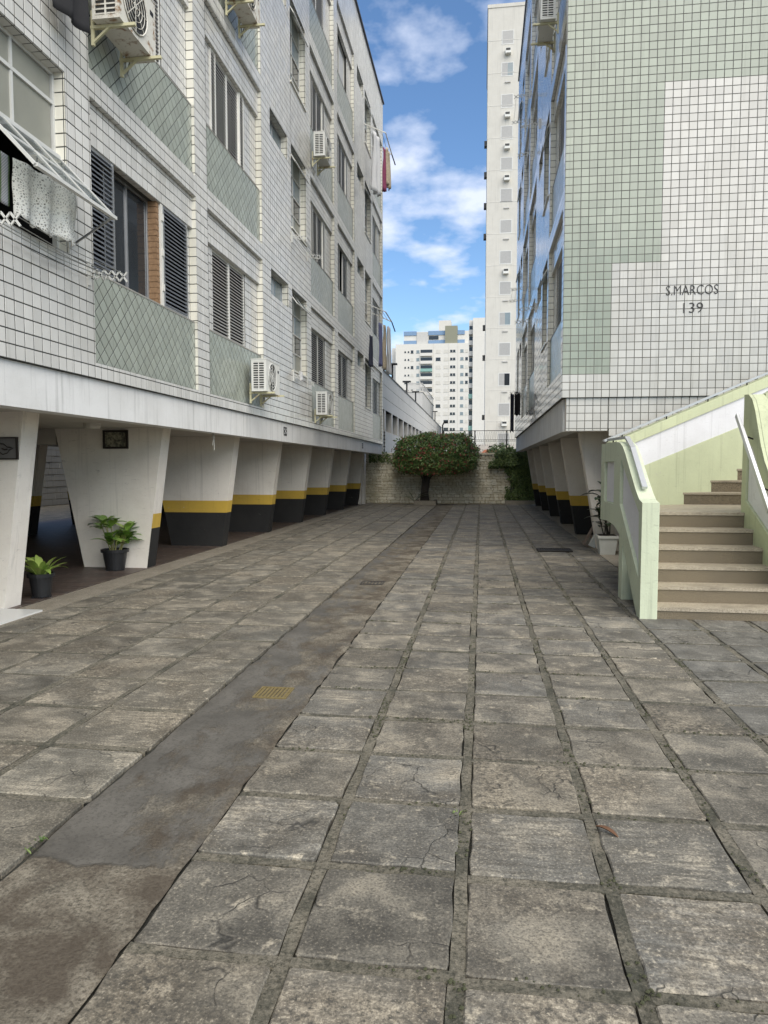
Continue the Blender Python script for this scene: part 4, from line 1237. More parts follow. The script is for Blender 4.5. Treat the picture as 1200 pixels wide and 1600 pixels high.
# rear yard wall seen beneath the left building
RW = empty('yard_wall', (-17.5, 26, 0)); tag(RW, 'pale block wall glimpsed through the pillars under the left building', 'wall')
m = MB(); m.box(-17.6, -17.3, -3, 50, -0.02, 3.0); m.build('wall_core', M['rubble_joint'], RW)
z = 0.0; rest = MB()
while z < 2.95:
    y = 16 + rr.random()
    while y < 42:
        l = rr.uniform(0.5, 0.9); g = 0.01
        rest.box(-17.3, -17.27 + rr.uniform(0, .02), y + g, y + l - g, z + g, z + 0.25 - g); y += l
    z += 0.25
stuff(rest.build('blocks', M['tower_white'], RW))
# ------------------------------------------------------------------ fence with razor wire on the wall
FN = empty('wire_fence', (-0.2, 30.7, 2.16)); tag(FN, 'dark metal fence with coiled razor wire on top of the rubble wall', 'fence')
for x in (-1.62, -0.28, 1.06, 2.4):
    m = MB(); m.tube([(x, 30.7, 2.16), (x, 30.7, 3.12)], 0.028, 8); m.build('post', M['dark_metal'], FN)
for z in (3.10, 2.72, 2.66):
    m = MB(); m.tube([(-1.62, 30.7, z), (2.4, 30.7, z)], 0.016 if z > 3 else 0.01, 6); m.build('rail', M['dark_metal'], FN)
m = MB()
for ph, rad, zc in ((0, 0.16, 2.90), (1.3, 0.13, 2.58)):
    pts = []
    for i in range(int(4.0 / 0.10 * 14)):
        t = i / 14
        pts.append((-1.6 + t * 0.10, 30.7 + rad * math.cos(t * 2 * math.pi + ph), zc + rad * math.sin(t * 2 * math.pi + ph)))
    m.tube(pts, 0.0045, 4)
stuff(m.build('razor_wire_coil', M['wire'], FN))
m = MB(); m.tube([(-1.66, 30.68, 2.16), (-1.66, 30.68, 3.34), (-1.60, 30.6, 3.44), (-1.5, 30.5, 3.46)], 0.03, 7)
m.box(-1.60, -1.42, 30.4, 30.56, 3.42, 3.5)
tag(m.build('camera_pole', M['dark_metal']), 'thin dark pole with a hooked head above the clipped round tree', 'pole')

# ------------------------------------------------------------------ clipped tree with red flowers
TR = empty('clipped_tree', (-2.35, 29.55, 0)); tag(TR, 'clipped mushroom shaped tree dotted with red flowers before the rubble wall', 'tree')
m = MB()
for k in range(4):
    a = k * 1.7; ox, oy = 0.06 * math.cos(a), 0.06 * math.sin(a)
    m.tube([(-2.33 + ox * 1.6, 29.55 + oy * 1.6, 0.0), (-2.33 + ox, 29.55 + oy, 0.5), (-2.28 + ox * 1.5, 29.55 + oy, 1.05), (-2.2 + ox * 6, 29.55 + oy * 6, 1.6)], [0.12, 0.095, 0.085, 0.05], 8)
for k in range(9):
    a = k * 0.7; m.tube([(-2.2, 29.55, 1.15), (-2.0 + 0.7 * math.cos(a), 29.55 + 0.5 * math.sin(a), 1.6), (-1.9 + 1.25 * math.cos(a), 29.55 + 0.85 * math.sin(a), 2.1)], [0.06, 0.035, 0.012], 5)
m.build('trunk', M['bark'], TR, smooth=True)
def leaf_quad(mb, p, size, nrm, rr, ratio=0.5, fold=0.25):
    n = Vector(nrm).normalized()
    t = n.cross(Vector((rr.gauss(0, 1), rr.gauss(0, 1), rr.gauss(0, 1)))).normalized(); b = n.cross(t)
    p = Vector(p); i = len(mb.v)
    mb.v.extend([tuple(p - t * size), tuple(p - b * size * ratio + n * size * fold), tuple(p + t * size), tuple(p + b * size * ratio + n * size * fold)])
    mb.f.append((i, i + 1, i + 2)); mb.f.append((i, i + 2, i + 3)); mb.m.extend([0, 0])
def crown_r(d):        # flattened dome, unit direction -> radius vector scale
    nz = mnoise.noise((d.x * 2.2, d.y * 2.2, d.z * 2.2)) * 0.13 + mnoise.noise((d.x * 6, d.y * 6, d.z * 6 + 3)) * 0.09
    return 1 + nz
CC = Vector((-1.87, 29.55, 1.95)); RX, RY, RZU, RZD = 1.62, 1.2, 0.95, 0.66
leaves = MB(); flowers = MB(); rl = random.Random(11)
cnt = 0
while cnt < 26000:
    d = Vector((rl.gauss(0, 1), rl.gauss(0, 1), rl.gauss(0, 1))).normalized()
    if d.y > 0.6 and rl.random() < 0.6: continue
    # superellipse for the boxy outline
    e = 4.2
    sc = 1.0 / ((abs(d.x) ** e + abs(d.y) ** e + abs(d.z) ** e) ** (1 / e))
    t = 1 - abs(rl.gauss(0, 0.10)) - (rl.random() * 0.5 if rl.random() < 0.40 else 0)
    if rl.random() < 0.04: t = 1 + rl.random() * 0.09
    s_ = sc * crown_r(d) * t
    p = CC + Vector((d.x * RX * s_, d.y * RY * s_, d.z * (RZU if d.z > 0 else RZD) * s_))
    clump = mnoise.noise((p.x * 3.1, p.y * 3.1, p.z * 3.1))
    if clump < -0.33 and rl.random() < 0.6: continue
    n = d + Vector((rl.gauss(0, .7), rl.gauss(0, .7), rl.gauss(0, .7) + 0.3))
    leaf_quad(leaves, p, rl.uniform(0.035, 0.068), n, rl)
    cnt += 1
    if rl.random() < 0.045 and t > 0.86 and d.y < 0.2 and mnoise.noise((p.x * 2.2, p.y, p.z * 2.2 + 8)) > -0.08:
        for q in range(4):
            leaf_quad(flowers, p + d * 0.03 + Vector((rl.gauss(0, .018), rl.gauss(0, .018), rl.gauss(0, .018))), rl.uniform(0.018, 0.034), d + Vector((rl.gauss(0, .5), rl.gauss(0, .5), rl.gauss(0, .5))), rl, 0.7)
cr = stuff(leaves.build('crown', M['leaf_tree'], TR))
stuff(flowers.build('flowers', M['flower'], TR))
m = MB(); m.box(-2.75, -1.85, 29.2, 29.32, -0.03, 0.17); m.box(-2.75, -2.63, 29.32, 30.4, -0.03, 0.17); m.box(-1.97, -1.85, 29.32, 30.4, -0.03, 0.17); m.box(-2.63, -1.97, 29.32, 30.4, -0.03, 0.10)
tag(m.build('planter_kerb', M['border']), 'low stone kerb box around the foot of the clipped tree', 'planter')
def blade_leaf(mb, base, dirv, length, width, droop, rr, seg=5, up=Vector((0, 0, 1)), mi=0, curl=0.25):
    d = Vector(dirv).normalized(); side = d.cross(up)
    if side.length < 0.05: side = Vector((1, 0, 0))
    side.normalize(); p = Vector(base); i0 = len(mb.v); step = length / seg
    for k in range(seg + 1):
        t = k / seg
        wv = width * (math.sin(math.pi * min(1, t * 0.92 + 0.06)) ** 0.8) * 0.5
        nrm = side.cross(d).normalized()
        mb.v.append(tuple(p - side * wv + nrm * wv * curl)); mb.v.append(tuple(p)); mb.v.append(tuple(p + side * wv + nrm * wv * curl))
        p = p + d * step; d = (d + Vector((0, 0, -droop * step))).normalized()
    for k in range(seg):
        a = i0 + 3 * k
        for q in (0, 1):
            mb.f.append((a + q, a + q + 1, a + q + 4, a + q + 3)); mb.m.append(mi)
SP = empty('spiky_plant', (-2.75, 29.45, 0.1)); tag(SP, 'small spiky plant growing at the left foot of the clipped tree', 'plant')
for k in range(9):
    a = rl.uniform(-0.4, 3.6); mb = MB(); blade_leaf(mb, (-2.75, 29.45, 0.1), (math.cos(a), -0.3 + 0.3 * math.sin(a), 1.0), rl.uniform(0.5, 0.9), 0.09, 1.4, rl); mb.build('leaf', M['leaf_ivy'], SP)
# ------------------------------------------------------------------ creeper at the right end of the wall
CV = empty('creeper', (1.5, 30.2, 0)); tag(CV, 'dark green creeper spilling over the right end of the rubble wall', 'creeper')
leaves = MB(); m = MB()
for k in range(7):
    x = 1.15 + 0.15 * k
    m.tube([(x, 30.45, 0), (x + rl.uniform(-.2, .2), 30.4, 0.8), (x + rl.uniform(-.4, .3), 30.4, 1.5), (x + rl.uniform(-.7, .3), 30.42, 2.2)], [0.03, 0.022, 0.016, 0.008], 5)
m.build('vine_stem', M['bark'], CV)
cnt = 0
while cnt < 8500:
    x = rl.uniform(0.3, 2.5); z = rl.uniform(0.1, 2.75)
    den = mnoise.noise((x * 1.6, z * 1.6, 3)) * 0.9 + mnoise.noise((x * 5, z * 5, 7)) * 0.5
    lim = 0.30 + (x - 0.3) * 0.55 if z > 1.2 else (x - 1.05) * 0.75
    if z > 2.35 + 0.25 * mnoise.noise((x * 2, 0, 0)): continue
    if z < 1.5 and x < 1.0 + 0.3 * mnoise.noise((z * 3, 1, 1)): continue
    if den + lim < rl.uniform(-0.1, 0.7): continue
    y = 30.5 - rl.random() * (0.25 + 0.3 * max(0, mnoise.noise((x * 2, z * 2, 5))) + (0.2 if z > 1.6 else 0))
    leaf_quad(leaves, (x, y, z), rl.uniform(0.03, 0.06), (rl.gauss(0, .6), -1 + rl.gauss(0, .5), rl.gauss(0.4, .6)), rl, 0.6); cnt += 1
stuff(leaves.build('foliage', M['leaf_ivy'], CV))
m = MB(); m.box(1.0, 2.3, 30.0, 30.12, -0.03, 0.16); m.box(1.0, 1.12, 30.12, 30.5, -0.03, 0.16)
tag(m.build('planter_kerb', M['border']), 'low kerb at the foot of the creeper by the right pillars', 'planter')
m = MB()
for k in range(500):
    x = -4.8 + rl.random() * 1.0; z = 1.75 + rl.random() * 0.45
    if rl.random() < (x + 4.8) * 0.8: continue
    leaf_quad(m, (x, 30.5 - rl.random() * 0.15, z), rl.uniform(0.03, 0.06), (rl.gauss(0, .6), -1, rl.gauss(0.3, .6)), rl, 0.6)
o = m.build('hanging_creeper', M['leaf_ivy']); tag(o, 'small patch of creeper on the wall top under the left block end', 'creeper')

# ------------------------------------------------------------------ car park behind the left block
CP = empty('car_park_building', (-12, 54, 0)); tag(CP, 'low grey concrete car park with a band of dark openings behind the wall', 'building')
XC = -4.35
m = MB(); m.box(-24, XC - 0.35, 31.4, 78, 0, 5.7); m.build('building_core', M['interior_shade'], CP)  # near-black behind the openings, their shade put into its colour
def cbox(nm, y0, y1, z0, z1, d0=-0.35, d1=0.0, mat='concrete_far'):
    m = MB(); m.box(XC + d0, XC + d1, y0, y1, z0, z1); return m.build(nm, M[mat], CP)
cbox('lower_wall', 31.4, 78, 0, 3.18)
for z0, z1 in ((4.15, 4.66), (4.68, 5.24), (5.26, 5.82)): cbox('parapet_panel', 31.4, 78, z0, z1)
cbox('parapet_joint', 31.4, 78, 4.15, 5.8, -0.34, -0.03, 'black')
cbox('roof_edge', 31.38, 78.05, 5.82, 5.88, -0.4, 0.03, 'dark_metal')
for k in range(9): cbox('pier', 32.0 + 2.55 * k, 32.4 + 2.55 * k, 3.18, 4.15, -0.36, -0.002)
for k in range(9, 19): cbox('pier', 32.0 + 2.55 * k, 32.4 + 2.55 * k, 3.18, 4.15, -0.36, -0.002)
cbox('drain_pipe', 31.75, 31.83, 2.2, 3.3, 0.0, 0.05, 'tower_white')
for k in range(6): cbox('wall_bracket', 31.6, 31.75, 2.3 + 0.16 * k, 2.34 + 0.16 * k, 0.0, 0.07, 'dark_metal')
places = ('nearest the left block', 'second from the left block', 'third from the left block', 'farthest, low beside the white block')
for k, (y, zt) in enumerate(((37.0, 6.85), (44.2, 6.80), (50.2, 6.80), (71.3, 7.05))):
    L = empty('roof_lamp', (-4.62, y, 5.88)); tag(L, 'small T shaped lamp post on the car park roof, ' + places[k], 'lamp post', 'lamps along the car park roof')
    m = MB(); m.tube([(-4.62, y, 5.8), (-4.62, y, zt)], 0.05, 7); m.build('post', M['dark_metal'], L)
    m = MB(); m.box(-4.87, -4.37, y - 0.12, y + 0.12, zt, zt + 0.08); m.build('lamp_head', M['dark_metal'], L)
TB = empty('stair_tower', (-5.6, 63, 0)); tag(TB, 'small pale stair tower with railed roof rising behind the car park', 'tower')
m = MB(); m.box(-6.2, -4.95, 60, 74, 5.5, 7.85); m.build('tower_wall', M['concrete_far'], TB)
m = MB(); m.box(-6.25, -4.9, 59.95, 74.05, 7.85, 7.95); m.build('tower_cornice', M['tower_white'], TB)
for k in range(14):
    m = MB(); m.box(-6.2 + 0.09 * k, -6.16 + 0.09 * k, 60, 60.04, 7.95, 8.55); m.build('baluster', M['concrete_far'], TB)
for k in range(10):
    m = MB(); m.box(-4.99, -4.95, 60.2 + 1.4 * k, 60.7 + 1.4 * k, 7.95, 8.55); m.build('baluster', M['concrete_far'], TB)
m = MB(); m.box(-6.2, -4.95, 59.98, 60.06, 8.55, 8.62); m.box(-5.0, -4.93, 60.06, 74, 8.55, 8.62); m.build('roof_rail', M['concrete_far'], TB)
# ------------------------------------------------------------------ tall white tower
TW = empty('apartment_tower', (5, 74, 0)); tag(TW, 'tall narrow white apartment tower rising beside the right block', 'building')
m = MB(); m.box(0.28, 11, 68, 82, 0, 43.2); m.box(0.22, 11.1, 67.95, 82, 43.2, 43.5); m.build('tower_wall', M['tower_white'], TW)
for k in range(15):
    m = MB(); m.box(0.26, 11.02, 67.985, 68.02, 3.0 + 2.87 * k, 3.04 + 2.87 * k); m.build('floor_joint', M['tower_pale'], TW)
acs = {0, 2, 3, 4, 7, 12}
for k in range(14):
    zc = 40.55 - 2.80 * k
    m = MB(); m.box(1.50, 2.62, 67.985, 68.01, zc - 0.62, zc - 0.55); m.box(1.50, 2.62, 67.985, 68.01, zc + 0.55, zc + 0.62)
    m.box(1.50, 1.57, 67.985, 68.01, zc - 0.55, zc + 0.55); m.box(2.55, 2.62, 67.985, 68.01, zc - 0.55, zc + 0.55)
    o = m.build('window', M['alu_paint'], TW)
    m = MB(); m.box(1.56, 2.07, 67.99, 68.0, zc - 0.55, zc + 0.55); m.build('shutter_leaf', M['slat'], o)
    m = MB(); m.box(2.07, 2.56, 67.994, 68.0, zc - 0.55, zc + 0.55); m.build('pane', M['glass_dark' if k in (11,) else ('glass_frost' if k in (1, 9) else 'slat')], o)
    if k in acs:
        A = MB(); A.box(1.85, 2.35, 67.6, 68.0, zc - 1.55, zc - 1.12); o = A.build('air_conditioner_box', M['ac_white'], TW)
        A = MB(); A.box(1.9, 2.3, 67.58, 67.6, zc - 1.33, zc - 1.15); A.build('coil', M['fin'], o)
    else:
        A = MB(); A.box(1.85, 2.35, 67.9, 68.0, zc - 1.2, zc - 1.1); A.build('vent_ledge', M['concrete_far'], TW)
    if k in (3, 4, 5, 6, 9, 10, 12):
        A = MB(); A.box(0.02, 0.28, 68.4, 69.0, zc - 0.9, zc - 0.45); o = A.build('air_conditioner_box', M['fin'], TW)
# ------------------------------------------------------------------ slim white block and wide white block
SB = empty('apartment_block', (2, 206, 0)); tag(SB, 'slim white apartment block with a strip of balconies between the wide block and the tower', 'building')
m = MB(); m.box(-2.6, 6, 200, 215, 0, 42.6); m.box(-3.7, -2.6, 203, 215, 0, 42.6); m.build('block_wall', M['tower_pale'], SB)
for k in range(13):
    z = 3 + 2.95 * k
    m = MB(); m.box(-3.75, -2.62, 201.2, 203, z, z + 0.25); m.box(-3.75, -2.62, 201.2, 201.3, z + 0.25, z + 1.25)
    m.build('balcony', M['teal' if k in (3, 6) else 'concrete_far'], SB)
    m = MB(); m.box(-3.6, -2.7, 202.95, 203.0, z + 0.3, z + 2.6); m.build('balcony_door', M['glass_dark'], SB)
WB = empty('apartment_block', (-19, 288, 0)); tag(WB, 'wide pale apartment block with rows of small windows and blue glazed penthouse', 'building')
X0, X1, YB = -33.7, -4.6, 280.0
m = MB(); m.box(X0, X1, YB, 300, 0, 49.6); m.box(X0 - 2.2, X0, YB + 6, 300, 0, 49.2); m.build('block_wall', M['tower_pale'], WB)
m = MB(); m.box(-30.6, X1, YB + 2, 298, 49.6, 54.6); m.build('penthouse_wall', M['tower_pale'], WB)
for x0, x1 in ((-30.7, -25.6), (-21.0, -14.3), (-10, -6.8)):
    for z0, z1 in ((49.7, 51.2), (53.2, 54.8)):
        m = MB(); m.box(x0, x1, YB + 1.7, YB + 1.9, z0, z1); m.build('penthouse_glazing', M['glass_blue'], WB)
m = MB(); m.box(-20.8, -17.0, YB + 1.8, YB + 1.95, 51.5, 52.9); m.build('penthouse_window', M['glass_dark'], WB)
m = MB(); m.box(-25.5, -21.2, YB + 1.6, YB + 1.99, 49.6, 54.4); m.build('penthouse_panel', M['concrete_far'], WB)
m = MB(); m.box(-14.4, -9.6, YB + 0.5, YB + 6, 49.6, 56.4); m.build('olive_tank_room', M['olive'], WB)
m = MB(); m.box(-17.3, -12.4, YB + 8, YB + 14, 54.6, 60.0); m.build('lift_tower', M['tower_white'], WB)
def wcol(xc, wd, hh, mats, z_off=0.0):
    me = {}
    for k in range(14):
        zc = 46.6 - 3.02 * k + z_off
        if zc < 4: continue
        mt = mats[k % len(mats)] if not callable(mats) else mats(k)
        if mt not in me:
            b = MB(); b.box(-wd / 2 - 0.12, wd / 2 + 0.12, -0.10, 0.0, -hh / 2 - 0.12, -hh / 2); b.box(-wd / 2, wd / 2, -0.04, 0, -hh / 2, hh / 2)
            msh = bpy.data.meshes.new('window'); msh.from_pydata(b.v, [], b.f); msh.materials.append(M[mt]); me[mt] = msh
        inst('window', me[mt], WB, (xc, YB, zc))
rw = random.Random(3)
pick = lambda a, b, p: (lambda k: a if rw.random() < p else b)
wcol(-29.9, 0.55, 0.55, ['glass_dark']); wcol(-28.6, 0.55, 0.55, ['glass_dark'])
wcol(-27.2, 1.0, 1.1, pick('glass_dark', 'tower_white', .45)); wcol(-24.9, 1.2, 1.1, ['glass_frost'])
wcol(-17.0, 1.8, 1.2, pick('glass_dark', 'tower_white', .25)); wcol(-13.9, 1.8, 1.2, pick('glass_dark', 'tower_white', .25))
wcol(-11.9, 0.9, 0.9, ['glass_dark']); wcol(-10.8, 0.9, 0.9, ['glass_dark']); wcol(-7.8, 1.2, 1.1, ['glass_frost']); wcol(-6.0, 1.0, 1.1, pick('glass_dark', 'tower_white', .4))
for k in range(14):
    zc = 46.3 - 3.02 * k
    m = MB(); m.box(-23.9, -19.3, YB - 0.05, YB + 0.02, zc - 0.3, zc + 1.0); o = m.build('balcony_opening', M['glass_dark'], WB)
    m = MB(); m.box(-23.9, -19.3, YB - 0.9, YB - 0.05, zc - 1.5, zc - 1.25); m.box(-23.9, -19.3, YB - 0.9, YB - 0.8, zc - 1.25, zc - 0.35)
    m.build('balcony', M['teal' if k == 2 else 'tower_pale'], WB)
for x in (-18.9, -12.9, -9.4):
    m = MB(); m.box(x, x + 0.12, YB - 0.08, YB, 0, 49.6); m.build('render_joint', M['tower_white'], WB)
# low things beyond the wall, right of the tree
m = MB(); m.box(-2, 9, 46, 60, 0, 3.0); o = m.build('low_house', M['tower_pale'], origin=(3, 50, 0))
tag(o, 'low white house just beyond the wall below the tower', 'house')
m = MB(); m.hexa([(-0.1, 44.6, 2.35), (1.7, 44.6, 2.35), (1.7, 45.9, 2.35), (-0.1, 45.9, 2.35)], [(0.2, 45.2, 2.65), (1.4, 45.2, 2.65), (1.4, 45.8, 2.65), (0.2, 45.8, 2.65)])
m.box(0.0, 1.6, 44.8, 45.8, 0, 2.35)
tag(m.build('shed', M['roof_red']), 'little red tiled roof peeping over the wall between tree and creeper', 'shed')
FT = empty('garden_tree', (1.0, 40, 0)); tag(FT, 'green tree top showing over the wall left of the creeper', 'tree')
m = MB(); m.tube([(1.0, 40, 0), (1.05, 40, 2.2)], [0.12, 0.06], 6); m.build('trunk', M['bark'], FT)
leaves = MB()
for k in range(2200):
    d = Vector((rl.gauss(0, 1), rl.gauss(0, 1), rl.gauss(0, 1))).normalized() * rl.random() ** 0.4
    p = Vector((1.05, 40, 2.3)) + Vector((d.x * 0.85, d.y * 0.8, d.z * 0.62))
    if mnoise.noise((p.x * 3, p.y * 3, p.z * 3)) < -0.15: continue
    leaf_quad(leaves, p, rl.uniform(0.05, 0.09), d + Vector((rl.gauss(0, .6), rl.gauss(0, .6), .4)), rl)
stuff(leaves.build('crown', M['far_tree'], FT))
# ------------------------------------------------------------------ air conditioners
def air_con(label, yn, z0, casing, xb=-4.05, dep=0.27, wid=0.82, hgt=0.55, sgn=1, simple_=False):
    """hangs on brackets; fan side faces the street, louvred end faces the viewer"""
    A = empty('air_conditioner', (xb + sgn * dep / 2, yn + wid / 2, z0)); tag(A, label, 'air conditioner', 'air conditioners on the facades')
    xa, xf = (xb + sgn * 0.05, xb + sgn * (0.05 + dep))
    lo, hi = min(xa, xf), max(xa, xf)
    m = MB(); bv = 0.012
    m.hexa([(lo, yn + 0.012, z0), (hi, yn + 0.012, z0), (hi, yn + wid, z0), (lo, yn + wid, z0)], [(lo, yn + 0.012, z0 + hgt), (hi, yn + 0.012, z0 + hgt), (hi, yn + wid, z0 + hgt), (lo, yn + wid, z0 + hgt)])
    for (x0, x1, za, zb2) in ((lo, lo + 0.035, z0, z0 + hgt), (hi - 0.045, hi, z0, z0 + hgt), (lo + 0.035, hi - 0.045, z0, z0 + 0.035), (lo + 0.035, hi - 0.045, z0 + hgt - 0.04, z0 + hgt)):
        m.box(x0, x1, yn - 0.004, yn + 0.012, za, zb2)
    m.box(lo - 0.006, hi + 0.006, yn - 0.01, yn + wid + 0.006, z0 + hgt, z0 + hgt + 0.012)
    o = m.build('casing', M[casing], A)
    m = MB(); m.box(lo + 0.034, hi - 0.044, yn + 0.008, yn + 0.0125, z0 + 0.034, z0 + hgt - 0.039); m.build('coil', M['fin'], A)
    n = 12
    for k in range(n):
        zz = z0 + 0.05 + (hgt - 0.10) * k / (n - 1)
        m = MB(); m.box(lo + 0.035, hi - 0.045, yn - 0.003, yn + 0.007, zz - 0.007, zz + 0.007); m.build('louvre', M[casing], A)
    m = MB(); m.box((lo + hi) / 2 - 0.012, (lo + hi) / 2 + 0.004, yn - 0.005, yn + 0.006, z0 + 0.03, z0 + hgt - 0.03); m.build('louvre_stay', M[casing], A)
    # fan on the street face
    xs = xf; cy, cz, rad = yn + wid * 0.40, z0 + hgt * 0.5, hgt * 0.43
    m = MB()
    for rr_ in (1.0, 0.78, 0.56, 0.34, 0.12):
        pts = [(xs + sgn * 0.012, cy + rad * rr_ * math.cos(t * math.pi / 10), cz + rad * rr_ * math.sin(t * math.pi / 10)) for t in range(21)]
        m.tube(pts, 0.008 if rr_ == 1.0 else 0.004, 4)
    for t in range(8):
        a = t * math.pi / 4; m.bar((xs + sgn * 0.012, cy, cz), (xs + sgn * 0.012, cy + rad * math.cos(a), cz + rad * math.sin(a)), 0.006, 0.006)
    m.build('fan_grille', M[casing], A)
    m = MB(); pts = [(xs + sgn * 0.002, cy + rad * math.cos(t * math.pi / 12), cz + rad * math.sin(t * math.pi / 12)) for t in range(24)]
    m.extr(pts, (sgn * 0.002, 0, 0)); m.build('fan_recess', M['fin'], A)
    m = MB()
    for t in range(3):
        a0 = t * 2.094
        m.poly([(xs + sgn * 0.006, cy + 0.03 * math.cos(a0), cz + 0.03 * math.sin(a0)), (xs + sgn * 0.006, cy + rad * .85 * math.cos(a0 + .2), cz + rad * .85 * math.sin(a0 + .2)), (xs + sgn * 0.008, cy + rad * .85 * math.cos(a0 + 1.1), cz + rad * .85 * math.sin(a0 + 1.1))])
    m.build('fan_blades', M['dark_metal'], A)
    m = MB(); m.box(xs - 0.001 if sgn > 0 else xs - 0.003, xs + 0.003 if sgn > 0 else xs + 0.001, yn + wid - 0.13, yn + wid - 0.05, z0 + hgt * 0.72, z0 + hgt * 0.80); m.build('badge', M['dark_metal'], A)
    for yy in (yn + 0.10, yn + wid - 0.12):
        m = MB(); m.bar((xb - sgn * 0.02, yy, z0 - 0.02), (xf + sgn * 0.12, yy, z0 - 0.02), 0.035, 0.03)
        m.bar((xb + sgn * 0.0, yy, z0 - 0.20), (xb + sgn * 0.0, yy, z0 + 0.15), 0.03, 0.03)
        m.bar((xb, yy, z0 - 0.17), (xb + sgn * 0.18, yy, z0 - 0.03), 0.025, 0.02); m.build('bracket', M['bracket'], A)
    m = MB(); m.tube([(xb + sgn * (0.07 - 0.05 * math.sin(t * 0.3)), yn + wid * (0.97 - 0.03 * t * 0.4), z0 + 0.12 - 0.30 * math.sin(t * 0.33)) for t in range(10)], 0.010, 6); m.build('hose', M['wire'], A)
air_con('rust eaten air conditioner jutting out at the top left above the open shutters', 7.12, 6.14, 'ac_rust', hgt=0.62, dep=0.30)
air_con('rusty air conditioner cut by the top edge over the second shuttered column', 11.15, 8.88, 'ac_rust')
air_con('air conditioner with a dark grille at mid height on the far facade, third floor up', 16.95, 8.92, 'ac_white', wid=0.75)
air_con('clean white air conditioner with round fan low on the second green panel', 12.12, 2.88, 'ac_white')
air_con('cream air conditioner low on the third green panel above the beam', 17.05, 2.83, 'ac_white', wid=0.75)
air_con('air conditioner high on the right block corner at the top edge', 13.5, 9.55, 'ac_white', xb=1.30, sgn=-1)
# ------------------------------------------------------------------ laundry and racks
def cloth(name, label, a, b, drop, mat, cat='laundry', amp=0.05, waves=4, nx=20, ny=14, group=None, out=(1, 0, 0), taper=0.0, hem=0.0):
    a, b, out = Vector(a), Vector(b), Vector(out); mb = MB(); ph = random.uniform(0, 6)
    def fn(u, v):
        p = a.lerp(b, 0.5 + (u - 0.5) * (1 - taper * v)); f = math.sin(u * waves * 2 * math.pi + ph + v * 0.8) * amp * (0.35 + 0.65 * v)
        f += amp * 0.8 * mnoise.noise((u * 3, v * 2, ph))
        hz = hem * math.sin(u * 40) * (1 if v > 0.99 else 0) + 0.06 * v * mnoise.noise((u * 2.5, 0.3, ph))
        return tuple(p + out * f + Vector((0, 0, -drop * v + hz)))
    gridmesh(mb, nx, ny, fn)
    o = mb.build(name, mat, smooth=True)
    sol = o.modifiers.new('cloth thickness', 'SOLIDIFY'); sol.thickness = 0.006
    return tag(o, label, cat, group)
def rack(label, y0, y1, z, x0, reach, sgn=1, lines=6, zig=5, drop=-0.05):
    K = empty('clothes_rack', (x0, (y0 + y1) / 2, z)); tag(K, label, 'clothes rack', 'folding clothes racks on the facades')
    for y in (y0, y1):
        m = MB()
        for ph in (0, 1):
            pts = []
            for i in range(zig + 1):
                t = i / zig; up = 0.05 if (i + ph) % 2 else -0.05
                pts.append((x0 + sgn * reach * t, y, z + up + drop * t))
            for i in range(zig): m.bar(pts[i], pts[i + 1], 0.012, 0.016)
        m.build('scissor_arm', M['alu_paint'], K)
        m = MB(); m.bar((x0, y, z - 0.12), (x0, y, z + 0.12), 0.02, 0.03); m.build('wall_plate', M['alu_paint'], K)
    for k in range(lines):
        t = (k + 0.5) / lines; zz = z + drop * t + (0.03 if k % 2 else -0.03)
        m = MB(); m.tube([(x0 + sgn * reach * t, y0, zz), (x0 + sgn * reach * t, (y0 + y1) / 2, zz - 0.035), (x0 + sgn * reach * t, y1, zz)], 0.004, 5); m.build('line', M['wire'], K)
    return K
rack('folding clothes rack below the open kitchen window at the left edge', 5.35, 7.08, 3.57, -4.08, 0.42)
cloth('lace_cloth', 'white lace cloth hung to dry inside the open sash at the left edge', (-4.00, 5.78, 4.20), (-3.86, 6.50, 4.16), 0.50, M['lace'], amp=0.035, waves=3, hem=0.02)
cloth('striped_towel', 'green black and white striped towel hanging beside the lace cloth', (-4.05, 5.0, 4.20), (-4.02, 5.75, 4.20), 0.42, M['cloth_stripe'], amp=0.015, waves=1)
cloth('black_garment', 'black garment hanging at the top left corner above the window', (-3.93, 6.35, 6.85), (-3.85, 6.75, 6.80), 1.05, M['cloth_dark'], amp=0.05, waves=1.5, taper=0.15)
rack('bent clothes rack under the middle kitchen window of the left block', 15.2, 16.6, 6.5, -4.08, 0.35, zig=4)
m = rack('small folded rack with white cloth under the lower kitchen window', 15.25, 16.5, 3.55, -4.08, 0.16, zig=3, lines=3)
cloth('white_rag', 'small white rag on the folded rack under the lower kitchen window', (-3.98, 15.35, 3.66), (-3.98, 15.62, 3.66), 0.20, M['cloth_white'], amp=0.02, waves=1)
def hoist(label, y0, y1, z, reach):       # hinged frame propped out from the wall
    H = empty('drying_frame', (-4.1, (y0 + y1) / 2, z)); tag(H, label, 'clothes rack', 'hinged drying frames near the far corner')
    m = MB()
    for y in (y0, y1): m.bar((-4.1, y, z + 0.35), (-4.1 + reach, y, z), 0.03, 0.03)
    m.bar((-4.1 + reach, y0, z), (-4.1 + reach, y1, z), 0.03, 0.03); m.build('frame', M['slat_white'], H)
    for k in range(4):
        t = (k + 1) / 5; m = MB(); m.tube([(-4.1 + reach * t, y0, z + 0.35 * (1 - t)), (-4.1 + reach * t, y1, z + 0.35 * (1 - t))], 0.008, 5); m.build('line', M['wire'], H)
    m = MB(); m.bar((-4.1 + reach, y1, z), (-4.1 + reach + 0.12, y1 + 0.1, z - 0.35), 0.03, 0.03); m.build('stay', M['dark_metal'], H)
hoist('white drying frame holding laundry high near the far corner of the left block', 24.9, 26.6, 13.0, 0.75)
hoist('yellowish drying frame holding sheets low near the far corner of the left block', 24.9, 26.6, 6.95, 0.75)
